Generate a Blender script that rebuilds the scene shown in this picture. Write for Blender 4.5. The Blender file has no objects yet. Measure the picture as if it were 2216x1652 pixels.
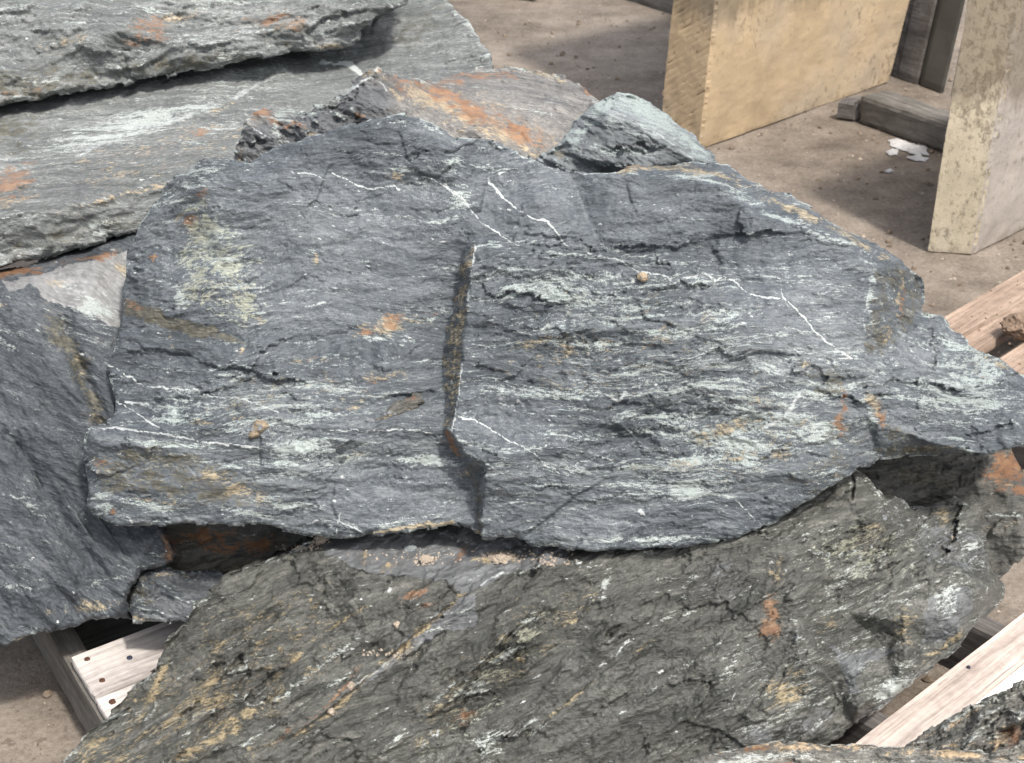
import bpy, bmesh, math, random
import numpy as np
from mathutils import Vector, Matrix, geometry, Quaternion
random.seed(7); np.random.seed(7)
S = bpy.context.scene
COL = S.collection
R_ = math.radians

# ------------------------------------------------------------------ camera
PITCH, FPX, CX, CY, CAMZ = R_(27), 3700.0, 1108.0, 826.0, 1.75
cam = bpy.data.cameras.new('camera')
cam.sensor_width = 36; cam.lens = 36 * FPX / 2216
cam.clip_start = .05; cam.clip_end = 600
cam.dof.use_dof = True; cam.dof.focus_distance = 2.55; cam.dof.aperture_fstop = 13
co = bpy.data.objects.new('camera', cam); COL.objects.link(co)
co.location = (0, 0, CAMZ); co.rotation_euler = (math.pi / 2 - PITCH, 0, 0)
S.camera = co
# ------------------------------------------------------------------ sky, sun, exposure
SUN_EL, SUN_AZ = R_(57), R_(148)          # azimuth from +Y, negative = to the left
W = bpy.data.worlds.new('World'); S.world = W; W.use_nodes = True
wn = W.node_tree.nodes; bg = wn['Background']
sky = wn.new('ShaderNodeTexSky'); sky.sky_type = 'NISHITA'; sky.sun_disc = False
sky.sun_elevation = SUN_EL; sky.sun_rotation = SUN_AZ; sky.dust_density = 3.0; sky.air_density = 1.0
hs = wn.new('ShaderNodeHueSaturation'); hs.inputs['Saturation'].default_value = .42   # thin bright haze: a paler sky
W.node_tree.links.new(sky.outputs[0], hs.inputs['Color']); W.node_tree.links.new(hs.outputs[0], bg.inputs[0]); bg.inputs[1].default_value = .125
sl = bpy.data.lights.new('sun', 'SUN'); sl.energy = 2.2; sl.angle = R_(4); sl.color = (1, .955, .885)
so = bpy.data.objects.new('sun', sl); COL.objects.link(so)
sd = Vector((math.sin(SUN_AZ) * math.cos(SUN_EL), math.cos(SUN_AZ) * math.cos(SUN_EL), math.sin(SUN_EL)))
so.rotation_euler = sd.to_track_quat('Z', 'Y').to_euler(); so.location = sd * 30
S.view_settings.view_transform = 'Standard'; S.view_settings.look = 'None'
S.view_settings.exposure = 1.28; S.view_settings.gamma = 1; S.view_settings.use_curve_mapping = False
S.cycles.use_denoising = True; S.cycles.denoising_input_passes = 'RGB_ALBEDO_NORMAL'; S.cycles.denoising_prefilter = 'ACCURATE'
S.cycles.max_bounces = 6

# ------------------------------------------------------------------ helpers
_F = np.array([0, math.cos(PITCH), -math.sin(PITCH)]); _U = np.array([0, math.sin(PITCH), math.cos(PITCH)])
CAM = np.array([0, 0, CAMZ])
def rays(x, y):
    x = np.asarray(x, float); y = np.asarray(y, float)
    d = np.zeros(x.shape + (3,)); d += _F
    d[..., 0] += (x - CX) / FPX
    d -= ((y - CY) / FPX)[..., None] * _U
    return d
def atY(x, y, Y):
    d = rays(x, y); return Vector(CAM + d * (Y / d[1]))
def atZ(x, y, z=0.):
    d = rays(x, y); return Vector(CAM + d * ((z - CAMZ) / d[2]))
def Yz(x, y, z):
    return atZ(x, y, z).y

def _h(ix, iy, s):
    h = (ix.astype(np.int64) * 374761393 + iy.astype(np.int64) * 668265263 + s * 1442695041) & 0x7fffffff
    h = ((h ^ (h >> 13)) * 1274126177) & 0x7fffffff
    return (h ^ (h >> 16)) & 0xffff
def perlin(x, y, s=0):
    ix = np.floor(x); iy = np.floor(y); fx = x - ix; fy = y - iy
    u = fx * fx * fx * (fx * (fx * 6 - 15) + 10); v = fy * fy * fy * (fy * (fy * 6 - 15) + 10)
    def g(a, b, dx, dy):
        t = _h(ix + a, iy + b, s) * (2 * math.pi / 65536)
        return np.cos(t) * dx + np.sin(t) * dy
    a = g(0, 0, fx, fy); b = g(1, 0, fx - 1, fy); c = g(0, 1, fx, fy - 1); d = g(1, 1, fx - 1, fy - 1)
    a = a + (b - a) * u; c = c + (d - c) * u
    return (a + (c - a) * v) * 1.5
def fbm(x, y, s=0, o=4, r=.5, l=2.03):
    t = 0; a = 1; n = 0
    for i in range(o):
        t = t + a * perlin(x, y, s + i * 17); n += a; a *= r; x = x * l + 3.1; y = y * l + 7.7
    return t / n * 1.3
def ridged(x, y, s=0, o=4, r=.5):
    t = 0; a = 1; n = 0
    for i in range(o):
        t = t + a * (1 - 2 * np.abs(perlin(x, y, s + i * 17))); n += a; a *= r; x = x * 2.03 + 3.1; y = y * 2.03 + 7.7
    return t / n
def cells(x, y, s=0):
    """broken-stone relief: every cell is a small tilted plane with its own level; returns (height, cell random)"""
    ix = np.floor(x); iy = np.floor(y); best = np.full(x.shape, 9.); H = np.zeros(x.shape); C = np.zeros(x.shape)
    for a in (-1, 0, 1):
        for b in (-1, 0, 1):
            h1 = _h(ix + a, iy + b, s) / 65536.; h2 = _h(ix + a, iy + b, s + 7) / 65536.
            dx = ix + a + h1 - x; dy = iy + b + h2 - y; d = dx * dx + dy * dy
            k = d < best; best = np.where(k, d, best)
            g1 = _h(ix + a, iy + b, s + 13) / 65536. - .5; g2 = _h(ix + a, iy + b, s + 19) / 65536. - .5; g3 = _h(ix + a, iy + b, s + 23) / 65536. - .5
            H = np.where(k, 1.5 * (g1 * dx + g2 * dy) + g3 * .9, H); C = np.where(k, g3, C)
    return H, C
def sstep(a, b, x):
    t = np.clip((x - a) / (b - a), 0, 1); return t * t * (3 - 2 * t)
def seg_dist(X, Y, pts, closed=False):
    """distance to a polyline, signed side of the nearest segment, position along it 0..1"""
    best = np.full(X.shape, 1e9); side = np.zeros(X.shape); par = np.zeros(X.shape)
    n = len(pts); m = n if closed else n - 1
    for i in range(m):
        ax, ay = pts[i][:2]; bx, by = pts[(i + 1) % n][:2]
        dx, dy = bx - ax, by - ay; L = dx * dx + dy * dy + 1e-9
        t = np.clip(((X - ax) * dx + (Y - ay) * dy) / L, 0, 1)
        d = (X - ax - t * dx) ** 2 + (Y - ay - t * dy) ** 2
        k = d < best
        best = np.where(k, d, best); side = np.where(k, np.sign(dx * (Y - ay) - dy * (X - ax)), side)
        par = np.where(k, (i + t) / m, par)
    return np.sqrt(best), side, par
def inside(X, Y, pts):
    r = np.zeros(X.shape, bool); n = len(pts)
    for i in range(n):
        ax, ay = pts[i][:2]; bx, by = pts[(i + 1) % n][:2]
        if ay == by: continue
        c = ((ay > Y) != (by > Y)) & (X < (bx - ax) * (Y - ay) / (by - ay) + ax)
        r ^= c
    return r
def blur(a, n):
    """box blur, n passes of radius 1..."""
    for _ in range(n):
        p = np.pad(a, 1, mode='edge')
        a = (p[1:-1, 1:-1] * 2 + p[:-2, 1:-1] + p[2:, 1:-1] + p[1:-1, :-2] + p[1:-1, 2:]) / 6
    return a
def tag(o, label=None, cat=None, group=None, kind=None):
    if label: o['label'] = label
    if cat: o['category'] = cat
    if group: o['group'] = group
    if kind: o['kind'] = kind
    return o
def new_obj(name, me, mat=None, parent=None, loc=None):
    o = bpy.data.objects.new(name, me); COL.objects.link(o)
    if mat is not None and me is not None: me.materials.append(mat)
    if parent: o.parent = parent
    if loc is not None: o.location = loc
    return o
def empty(name, loc):
    return new_obj(name, None, loc=loc)

# ------------------------------------------------------------------ node helper
class NT:
    def __init__(s, name):
        s.m = bpy.data.materials.new(name); s.m.use_nodes = True
        s.t = s.m.node_tree; s.n = s.t.nodes; s.b = s.n['Principled BSDF']
    def put(s, sock, v):
        if isinstance(v, bpy.types.NodeSocket): s.t.links.new(v, sock)
        elif isinstance(v, (tuple, list)) and len(v) == 3 and sock.type == 'RGBA': sock.default_value = (*v, 1)
        else: sock.default_value = v
    def new(s, t, **k):
        n = s.n.new(t)
        for a, b in k.items(): setattr(n, a, b)
        return n
    def attr(s, name, out='Fac'):
        n = s.new('ShaderNodeAttribute', attribute_name=name); return n.outputs[out]
    def obj(s):
        return s.new('ShaderNodeTexCoord').outputs['Object']
    def scale(s, v, sc, loc=(0, 0, 0), rot=(0, 0, 0)):
        n = s.new('ShaderNodeMapping'); s.put(n.inputs['Vector'], v)
        n.inputs['Scale'].default_value = sc; n.inputs['Location'].default_value = loc; n.inputs['Rotation'].default_value = rot
        return n.outputs[0]
    def noise(s, v, sc, detail=5, rough=.55, dist=0.):
        n = s.new('ShaderNodeTexNoise'); s.put(n.inputs['Vector'], v); n.inputs['Scale'].default_value = sc
        n.inputs['Detail'].default_value = detail; n.inputs['Roughness'].default_value = rough; n.inputs['Distortion'].default_value = dist
        return n.outputs['Fac']
    def voro(s, v, sc, feat='F1', out='Distance', rnd=1.):
        n = s.new('ShaderNodeTexVoronoi', feature=feat); s.put(n.inputs['Vector'], v); n.inputs['Scale'].default_value = sc
        n.inputs['Randomness'].default_value = rnd
        return n.outputs[out]
    def math(s, op, a, b=0., c=0.):
        n = s.new('ShaderNodeMath', operation=op)
        for i, v in enumerate((a, b, c)): s.put(n.inputs[i], v)
        return n.outputs[0]
    def ramp(s, f, a, b):
        n = s.new('ShaderNodeMapRange', interpolation_type='SMOOTHSTEP'); s.put(n.inputs['Value'], f)
        n.inputs['From Min'].default_value = a; n.inputs['From Max'].default_value = b
        return n.outputs[0]
    def cramp(s, f, stops):
        n = s.new('ShaderNodeValToRGB'); s.put(n.inputs[0], f); e = n.color_ramp.elements
        while len(e) < len(stops): e.new(.5)
        for i, (p, c) in enumerate(stops): e[i].position = p; e[i].color = (*c, 1)
        return n.outputs[0]
    def mix(s, f, a, b, mode='MIX'):
        n = s.new('ShaderNodeMix', data_type='RGBA', blend_type=mode)
        s.put(n.inputs[0], f); s.put(n.inputs[6], a); s.put(n.inputs[7], b)
        return n.outputs[2]
    def bump(s, h, strength, dist, normal=None):
        n = s.new('ShaderNodeBump'); s.put(n.inputs['Height'], h)
        n.inputs['Strength'].default_value = strength; n.inputs['Distance'].default_value = dist
        if normal is not None: s.put(n.inputs['Normal'], normal)
        return n.outputs[0]
    def done(s, col, rough=.7, normal=None, spec=.4):
        s.put(s.b.inputs['Base Color'], col); s.put(s.b.inputs['Roughness'], rough)
        s.b.inputs['Specular IOR Level'].default_value = spec
        if normal is not None: s.put(s.b.inputs['Normal'], normal)
        return s.m

def slate(name, dark, mid, light, pale=(.40, .44, .41), tan=(.285, .238, .160), rust=(.185, .095, .048), olive=(.070, .064, .046),
          lich=(.235, .248, .200), grey=(.150, .155, .163), streak=.0, grain=1., rough=.62, fleck=.0, gloss=.4, spread=1.):
    T = NT(name); v = T.attr('foli', 'Vector')
    nL = T.noise(T.scale(v, (2.5, 5, 5)), 1, 5, .6)
    nM = T.noise(T.scale(v, (10, 75, 75), (3, 1, 2)), 1, 7, .68, .3)
    rg = T.attr('rgh'); nM = T.math('ADD', .5, T.math('MULTIPLY', T.math('SUBTRACT', nM, .5), T.math('MINIMUM', T.math('ADD', rg, .15), 1.15)))
    nF = T.noise(T.scale(v, (110, 320, 320), (1, 9, 4)), 1, 4, .65)
    nG = T.noise(T.scale(v, (420, 620, 620), (5, 2, 4)), 1, 3, .7)
    f = T.math('ADD', T.math('MULTIPLY', nL, .30), T.math('MULTIPLY', nM, .42 * grain))
    f = T.math('ADD', f, T.math('MULTIPLY', nF, .36 * grain))
    f = T.math('ADD', f, T.math('MULTIPLY', nG, .30 * grain))
    c0 = .5 * (.30 + 1.08 * grain)
    d = .115 * spread
    col = T.cramp(T.math('ADD', f, .5 - c0), [(.5 - d, dark), (.5, mid), (.5 + d, light)])
    nP = T.noise(T.scale(v, (9, 85, 85), (7, 4, 1)), 1, 8, .72, .4)
    nQ = T.noise(T.scale(v, (34, 62, 62), (2, 8, 3)), 1, 7, .70, .6)
    nW = T.noise(T.scale(v, (30, 50, 50), (6, 6, 8)), 1, 7, .72, .5)
    def mask(a, n, k, lo, hi, off=0.):
        x = T.math('ADD', T.math('MULTIPLY', T.math('SUBTRACT', n, .5), k), T.math('ADD', T.math('MULTIPLY', T.math('SUBTRACT', nF, .5), 1.7), T.math('MULTIPLY', T.math('SUBTRACT', nG, .5), 1.0)))
        at = T.attr(a)
        if a == 'pale': at = T.math('ADD', at, T.math('ADD', T.math('MULTIPLY', T.math('SUBTRACT', rg, 1.), .16), T.math('MULTIPLY', T.math('SUBTRACT', nL, .5), .95)))
        m_ = T.ramp(T.math('ADD', T.math('ADD', at, off), x), lo, hi)
        if a == 'vein': return T.ramp(T.math('ADD', at, T.math('MULTIPLY', T.math('SUBTRACT', nF, .5), .7)), lo, hi)
        return m_ if a == 'pale' else T.math('MULTIPLY', m_, T.ramp(at, .03, .22))
    mo = mask('olive', nQ, 3.4, .30, .80)
    oc = T.cramp(nF, [(.3, tuple(c * .6 for c in olive)), (.5, olive), (.72, tuple(min(1, c * 2.1) for c in olive))])
    col = T.mix(T.math('MULTIPLY', mo, .85), col, oc)
    mg = mask('grey', nQ, 1.6, .30, .62)
    gc = T.cramp(T.math('ADD', T.math('MULTIPLY', nM, .5), T.math('MULTIPLY', nF, .5)), [(.38, tuple(c * .66 for c in grey)), (.5, grey), (.62, tuple(c * 1.4 for c in grey))])
    col = T.mix(T.math('MULTIPLY', mg, .9), col, gc)
    mp = mask('pale', nP, 3.4, .36, .85, streak)
    pc = T.cramp(nG, [(.25, tuple(c * .62 for c in pale)), (.55, pale), (.8, tuple(min(1, c * 1.35) for c in pale))])
    col = T.mix(T.math('MULTIPLY', mp, .8), col, pc)
    mt = mask('tan', nQ, 3.4, .38, .95)
    tc = T.cramp(nF, [(.28, tuple(c * .45 for c in tan)), (.5, tan), (.75, tuple(min(1, c * 1.45) for c in tan))])
    col = T.mix(T.math('MULTIPLY', mt, .85), col, tc)
    mr = mask('rust', nW, 3.2, .40, .86)
    rc = T.cramp(nQ, [(.3, tuple(c * .5 for c in rust)), (.5, rust), (.68, (rust[0] * 1.25, rust[1] * 1.6, rust[2] * 1.9))])
    col = T.mix(T.math('MULTIPLY', mr, .9), col, rc)
    ml = mask('lichen', nQ, 3.6, .46, .80)
    lc = T.cramp(nF, [(.3, tuple(c * .5 for c in lich)), (.5, lich), (.7, tuple(min(1, c * 1.4) for c in lich))])
    col = T.mix(T.math('MULTIPLY', ml, .8), col, lc)
    mv = mask('vein', nF, .6, .22, .62)
    vc = T.cramp(nG, [(.3, (.25, .27, .27)), (.6, (.43, .45, .44))])
    col = T.mix(mv, col, vc)
    if fleck:
        nK = T.noise(T.scale(v, (60, 120, 120), (1, 3, 9)), 1, 4, .6)
        col = T.mix(T.ramp(nK, .69 - fleck * .1, .76 - fleck * .1), col, (.42, .43, .42))
    hgt = T.math('ADD', T.math('MULTIPLY', nM, 1.2), T.math('ADD', T.math('MULTIPLY', nF, .55), T.math('MULTIPLY', nG, .28)))
    hgt = T.math('MULTIPLY', T.math('ADD', hgt, T.math('MULTIPLY', T.math('ADD', mt, mv), .12)), T.attr('rgh'))
    nb = T.bump(hgt, .9, .005)
    ro = T.math('ADD', rough - .12, T.math('MULTIPLY', nF, .24))
    return T.done(col, ro, nb, gloss)

# ------------------------------------------------------------------ rock builder
ATTRS = ('pale', 'tan', 'rust', 'olive', 'vein', 'grey', 'lichen', 'rgh')
def rock(name, label, cat, mat, outline, ctrl, creases=(), fol=0., step=3., thick=.4, feats=(), cols=(), seed=1,
         und=.010, plate=.006, plate_n=5., plate_len=1., fine=.0013, grain=.0005, jitter=4., roll=10., rolld=.010, soft=3, group=None,
         back=(0, 1, -.42), shrink=.3, warp=7., wearf=1., rimf=1., crack=.004, chip=.010, chipn=1.):
    ol = np.array(outline, float)
    x0, y0 = ol.min(0) - 3 * step; x1, y1 = ol.max(0) + 3 * step
    xs = np.arange(x0, x1 + step, step); ys = np.arange(y0, y1 + step, step)
    X, Y = np.meshgrid(xs, ys)
    # --- outline
    d, _, _ = seg_dist(X, Y, outline, True)
    sd_ = np.where(inside(X, Y, outline), -d, d)
    sd_ = sd_ + jitter * fbm(X / 45, Y / 45, seed + 90, 4, .6)
    jx = X + 8 * fbm(X / 20, Y / 20, seed + 92, 3); jy = Y + 8 * fbm(X / 20, Y / 20, seed + 93, 3)
    sd_ = sd_ + jitter * 1.1 * cells(jx / 26, jy / 26, seed + 95)[1] * 2
    ins = sd_ < 0
    cell = ins[:-1, :-1] | ins[1:, :-1] | ins[:-1, 1:] | ins[1:, 1:]
    gy, gx = np.gradient(sd_, step); gl = np.sqrt(gx * gx + gy * gy) + 1e-6
    sh = np.where(sd_ > -.3 * step, sd_, 0); sh = np.clip(sh, -2 * step, 2 * step)
    PX = X - sh * gx / gl; PY = Y - sh * gy / gl
    # --- facet depth from the control points
    vs = [Vector(c[:2]) for c in ctrl]; dep = [c[2] for c in ctrl]; es = []
    for cr in creases:
        idx = []
        for c in cr:
            k = next((i for i, q in enumerate(vs) if abs(q.x - c[0]) < .5 and abs(q.y - c[1]) < .5), None)
            if k is None: vs.append(Vector(c[:2])); dep.append(c[2]); k = len(vs) - 1
            idx.append(k)
        es += list(zip(idx[:-1], idx[1:]))
    V2, _, F2, ov, _, _ = geometry.delaunay_2d_cdt(vs, es, [], 0, 1e-4)
    dd = []
    for q, o in zip(V2, ov):
        if o: dd.append(dep[o[0]])
        else:
            w = [1 / ((q - p).length + 1e-3) ** 2 for p in vs]; dd.append(sum(a * b for a, b in zip(w, dep)) / sum(w))
    wx = PX + warp * fbm(X / 70, Y / 70, seed + 50, 4) + .4 * warp * fbm(X / 17, Y / 17, seed + 53, 3); wy = PY + warp * fbm(X / 70, Y / 70, seed + 60, 4) + .4 * warp * fbm(X / 17, Y / 17, seed + 63, 3)
    D = np.full(X.shape, np.nan)
    for f in F2:
        a, b, c = (V2[i] for i in f); za, zb, zc = (dd[i] for i in f)
        i0 = max(0, int((min(a.y, b.y, c.y) - y0) / step) - 6); i1 = int((max(a.y, b.y, c.y) - y0) / step) + 7
        j0 = max(0, int((min(a.x, b.x, c.x) - x0) / step) - 6); j1 = int((max(a.x, b.x, c.x) - x0) / step) + 7
        px = wx[i0:i1, j0:j1]; py = wy[i0:i1, j0:j1]
        if px.size == 0: continue
        det = (b.y - c.y) * (a.x - c.x) + (c.x - b.x) * (a.y - c.y)
        if abs(det) < 1e-6: continue
        l1 = ((b.y - c.y) * (px - c.x) + (c.x - b.x) * (py - c.y)) / det
        l2 = ((c.y - a.y) * (px - c.x) + (a.x - c.x) * (py - c.y)) / det
        l3 = 1 - l1 - l2
        k = (l1 >= -1e-4) & (l2 >= -1e-4) & (l3 >= -1e-4)
        z = l1 * za + l2 * zb + l3 * zc
        sub = D[i0:i1, j0:j1]; sub[k] = z[k]
    bad = np.isnan(D)
    if bad.any():
        for _ in range(max(X.shape)):                    # beyond the control points: carry the nearest depth outwards
            if not bad.any(): break
            pd = np.pad(D, 1, constant_values=np.nan); st_ = np.stack([pd[:-2, 1:-1], pd[2:, 1:-1], pd[1:-1, :-2], pd[1:-1, 2:]])
            n_ = (~np.isnan(st_)).sum(0); m_ = np.where(np.isnan(st_), 0, st_).sum(0) / np.maximum(n_, 1)
            D = np.where(bad & (n_ > 0), m_, D); bad = np.isnan(D)
    D = blur(D, soft)
    # --- relief, raised towards the viewer (m)
    ca, sa = math.cos(R_(fol)), math.sin(R_(fol))
    U = (X * ca + Y * sa); Vv = (-X * sa + Y * ca)
    wU = U + 45 * fbm(U / 230, Vv / 150, seed + 3, 3); wV = Vv + 26 * fbm(U / 210, Vv / 130, seed + 5, 4)
    rough = np.ones(X.shape)
    for ft in feats:
        if ft[0] == 'rough':
            _, ex, ey, rx, ry, an, k = ft
            c, s_ = math.cos(R_(an)), math.sin(R_(an))
            q = (((X - ex) * c + (Y - ey) * s_) / rx) ** 2 + ((-(X - ex) * s_ + (Y - ey) * c) / ry) ** 2
            rough = rough + (k - 1) * np.exp(-q ** 2 * .7)
    H = und * fbm(wU / 260, wV / 130, seed + 7, 4)
    pl = plate_len
    t = fbm(wU / (170 * pl), wV / 46, seed + 11, 5, .52) * plate_n
    fr = t - np.floor(t); H = H + plate * rough * (np.floor(t) + sstep(.80, 1., fr) - plate_n * 0) * .55
    t = fbm(wU / (75 * pl) + 9, wV / 24, seed + 19, 5, .55) * plate_n * .8
    fr = t - np.floor(t); H = H + .45 * plate * rough * (np.floor(t) + sstep(.7, 1., fr)) * .55
    H = H + fine * rough * ridged(wU / 34, wV / 8, seed + 23, 4, .6) + grain * rough * fbm(U / 7, Vv / 4.5, seed + 29, 3, .7)
    for k_, (cu, cv, am) in enumerate(((260, 110, 1.), (110, 42, .55), (46, 17, .24))):
        gu = U + cu * .30 * fbm(U / (cu * .5), Vv / (cv * .6), seed + 151 + k_, 4, .6); gv = Vv + cv * .34 * fbm(U / (cu * .5), Vv / (cv * .6), seed + 161 + k_, 4, .6)
        hc, cc_ = cells(gu / (cu * chipn), gv / (cv * chipn), seed + 171 + 31 * k_)
        gate = .35 + .65 * sstep(-.1, .3, fbm(X / 160, Y / 140, seed + 181 + k_, 3))
        H = H + chip * am * hc * gate * rough
    cn = fbm(wU / 120, wV / 40, seed + 131, 4, .6); gate = sstep(.05, .35, fbm(X / 110, Y / 90, seed + 137, 3))
    H = H - crack * gate * np.exp(-(cn / .012) ** 2)
    cn = fbm(X / 100 + 5, Y / 120, seed + 141, 4, .6); gate = sstep(.15, .4, fbm(X / 120 + 9, Y / 110, seed + 147, 3))
    H = H - crack * .7 * gate * np.exp(-(cn / .010) ** 2)
    for ft in feats:
        kind = ft[0]
        if kind == 'rough': continue
        if kind == 'bump':
            _, ex, ey, rx, ry, an, h = ft
            c, s_ = math.cos(R_(an)), math.sin(R_(an))
            ax = X + 9 * fbm(X / 30, Y / 30, seed + 41, 4); ay = Y + 9 * fbm(X / 30, Y / 30, seed + 43, 4)
            q = (((ax - ex) * c + (ay - ey) * s_) / rx) ** 2 + ((-(ax - ex) * s_ + (ay - ey) * c) / ry) ** 2
            H = H + h * np.exp(-q ** 1.6)
            continue
        pts = ft[1]; q = np.array([p[:2] for p in pts]); m = max(60, 5 * (ft[3] if kind == 'step' else ft[2]))
        j0, j1 = np.searchsorted(xs, [q[:, 0].min() - m, q[:, 0].max() + m]); i0, i1 = np.searchsorted(ys, [q[:, 1].min() - m, q[:, 1].max() + m])
        sx = X[i0:i1, j0:j1]; sy = Y[i0:i1, j0:j1]
        if sx.size == 0: continue
        jx = sx + 4 * fbm(sx / 22, sy / 22, seed + 31, 4, .6); jy = sy + 4 * fbm(sx / 22, sy / 22, seed + 37, 4, .6)
        dq, side, par = seg_dist(jx, jy, pts)
        endf = np.minimum(1, 5 * np.minimum(par, 1 - par) + .12)
        if kind == 'groove':
            _, _, wd, dp = ft
            H[i0:i1, j0:j1] -= dp * np.exp(-(dq / wd) ** 2) * endf
        elif kind == 'step':            # raised on the positive side, fading over L
            _, _, h, L = ft
            e = sstep(-2.2, 2.2, dq * side)
            H[i0:i1, j0:j1] += h * endf * e * np.exp(-np.abs(dq) / L)
    inn = np.clip(-sd_, 0, None)
    rr = roll * (1 + .5 * fbm(X / 60, Y / 60, seed + 71, 3))
    q = np.clip(1 - inn / rr, 0, 1)
    H = H - rolld * (1 - np.sqrt(np.clip(1 - q * q, 0, 1)))
    # --- colour masks
    msk = {a: np.zeros(X.shape) for a in ATTRS}; msk['rgh'] = np.clip(rough, .25, 1.7)
    ax = X + 14 * fbm(X / 50, Y / 50, seed + 81, 4, .6); ay = Y + 10 * fbm(X / 50, Y / 50, seed + 83, 4, .6)
    for c in cols:
        a = msk[c[0]]
        if c[1] == 'poly':                          # area with a crisp edge: (attr, 'poly', pts, strength)
            q = np.array(c[2], float)
            j0, j1 = np.searchsorted(xs, [q[:, 0].min() - 40, q[:, 0].max() + 40]); i0, i1 = np.searchsorted(ys, [q[:, 1].min() - 40, q[:, 1].max() + 40])
            sx = X[i0:i1, j0:j1]; sy = Y[i0:i1, j0:j1]
            if sx.size == 0: continue
            jx = sx + 12 * fbm(sx / 40, sy / 40, seed + 31, 5, .65); jy = sy + 12 * fbm(sx / 40, sy / 40, seed + 37, 5, .65)
            dq = seg_dist(jx, jy, c[2], True)[0]; dq = np.where(inside(jx, jy, c[2]), -dq, dq)
            a[i0:i1, j0:j1] = np.maximum(a[i0:i1, j0:j1], c[3] * sstep(5, -5, dq))
        elif isinstance(c[1], (list, tuple)):        # polyline: (attr, pts, width, strength)
            _, pts, wd, st = c
            q = np.array(pts, float); m = 40 + 3 * wd
            j0, j1 = np.searchsorted(xs, [q[:, 0].min() - m, q[:, 0].max() + m]); i0, i1 = np.searchsorted(ys, [q[:, 1].min() - m, q[:, 1].max() + m])
            sx = X[i0:i1, j0:j1]; sy = Y[i0:i1, j0:j1]
            if sx.size == 0: continue
            jx = sx + 6 * fbm(sx / 26, sy / 26, seed + 31, 5, .7); jy = sy + 6 * fbm(sx / 26, sy / 26, seed + 37, 5, .7)
            dq, _, par = seg_dist(jx, jy, pts)
            wv = wd * (.70 + .55 * fbm(sx / 40, sy / 40, seed + 47, 2))
            sv = st * (np.clip(.92 + .55 * fbm(sx / 55, sy / 55, seed + 49, 3), .4, 1.15) if c[0] == 'vein' else 1)
            a[i0:i1, j0:j1] = np.maximum(a[i0:i1, j0:j1], sv * np.exp(-(dq / np.maximum(wv, .4)) ** 2))
        else:
            _, ex, ey, rx, ry, an, st = c
            cc, ss = math.cos(R_(an)), math.sin(R_(an))
            q = (((ax - ex) * cc + (ay - ey) * ss) / rx) ** 2 + ((-(ax - ex) * ss + (ay - ey) * cc) / ry) ** 2
            e_ = st * np.exp(-q * 1.1)
            if c[0] == 'vein': e_ = e_ * np.clip(.25 + 1.5 * fbm(wU / 16, wV / 9, seed + 57, 4, .65), 0, 1.25)
            np.maximum(a, e_, out=a)
    # worn, paler arrises: along the outline and on sharp crests of the surface
    Ht = H - D
    cur = blur(Ht, 2) - blur(Ht, 14)
    wear = sstep(.0012, .006, cur) * .5 * wearf
    rim = np.exp(-(inn / 5.) ** 2) * (.45 + .5 * fbm(X / 40, Y / 40, seed + 121, 3)) * rimf
    msk['pale'] = np.maximum(msk['pale'], np.maximum(wear, rim) + .35 * msk['pale'])
    # --- mesh
    used = np.zeros(X.shape, bool)
    used[:-1, :-1] |= cell; used[1:, :-1] |= cell; used[:-1, 1:] |= cell; used[1:, 1:] |= cell
    ids = np.full(X.shape, -1); nv = int(used.sum()); ids[used] = np.arange(nv)
    rd = rays(PX[used], PY[used]); Yd = D[used]
    tt = Yd / rd[:, 1]; ln = np.linalg.norm(rd, axis=1)
    P = CAM + rd * (tt - H[used] / ln)[:, None]
    ci, cj = np.nonzero(cell)
    quads = np.stack([ids[ci, cj], ids[ci + 1, cj], ids[ci + 1, cj + 1], ids[ci, cj + 1]], 1)
    att = {a: msk[a][used] for a in ATTRS}
    px2 = PX[used]; py2 = PY[used]
    e = np.concatenate([quads[:, [0, 1]], quads[:, [1, 2]], quads[:, [2, 3]], quads[:, [3, 0]]])
    key = np.sort(e, 1); kk = key[:, 0].astype(np.int64) * nv + key[:, 1]
    _, inv, cnt = np.unique(kk, return_inverse=True, return_counts=True)
    be = e[cnt[inv] == 1]
    bv = np.unique(be); rank = np.full(nv, -1); rank[bv] = np.arange(len(bv))
    nb = len(bv); B = P[bv]; cen = B.mean(0)
    bk = np.array(back, float); bk /= np.linalg.norm(bk)
    ks = [0, .015, .04, .09, .18, .34, .55, .78, 1.]
    VP = [P]; Fq = [quads]; base = nv
    avs = {a: [att[a]] for a in ATTRS}
    for i, k in enumerate(ks):
        rad = B - cen; rad = rad - (rad @ bk)[:, None] * bk
        n1 = fbm(px2[bv] / 130 + 2.3 * k, py2[bv] / 130 + k * 4.7, seed + 101, 4)
        n2 = fbm(px2[bv] / 30 + 9 * k, py2[bv] / 30 + 13 * k, seed + 103, 4)
        r = B - rad * (shrink * k ** 1.4) + bk * (thick * k) + (rad / (np.linalg.norm(rad, axis=1)[:, None] + 1e-6)) * ((-np.abs(n1) * .07 - .035 + n2 * .012) * min(1, k * 5))[:, None] * thick * 1.6
        r = r + bk * (n2 * .03 * min(1, k * 4) * thick)[:, None]
        VP.append(r)
        for a in ATTRS: avs[a].append(att[a][bv] * (1 - .6 * min(1, k * 5)))
    VP.append((B * (1 - shrink) + cen * shrink).mean(0)[None] + bk * thick * 1.03)
    for a in ATTRS: avs[a].append(np.zeros(1))
    for i in range(len(ks) - 1):
        o0 = base + i * nb; o1 = o0 + nb
        Fq.append(np.stack([o0 + rank[be[:, 1]], o0 + rank[be[:, 0]], o1 + rank[be[:, 0]], o1 + rank[be[:, 1]]], 1))
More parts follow.
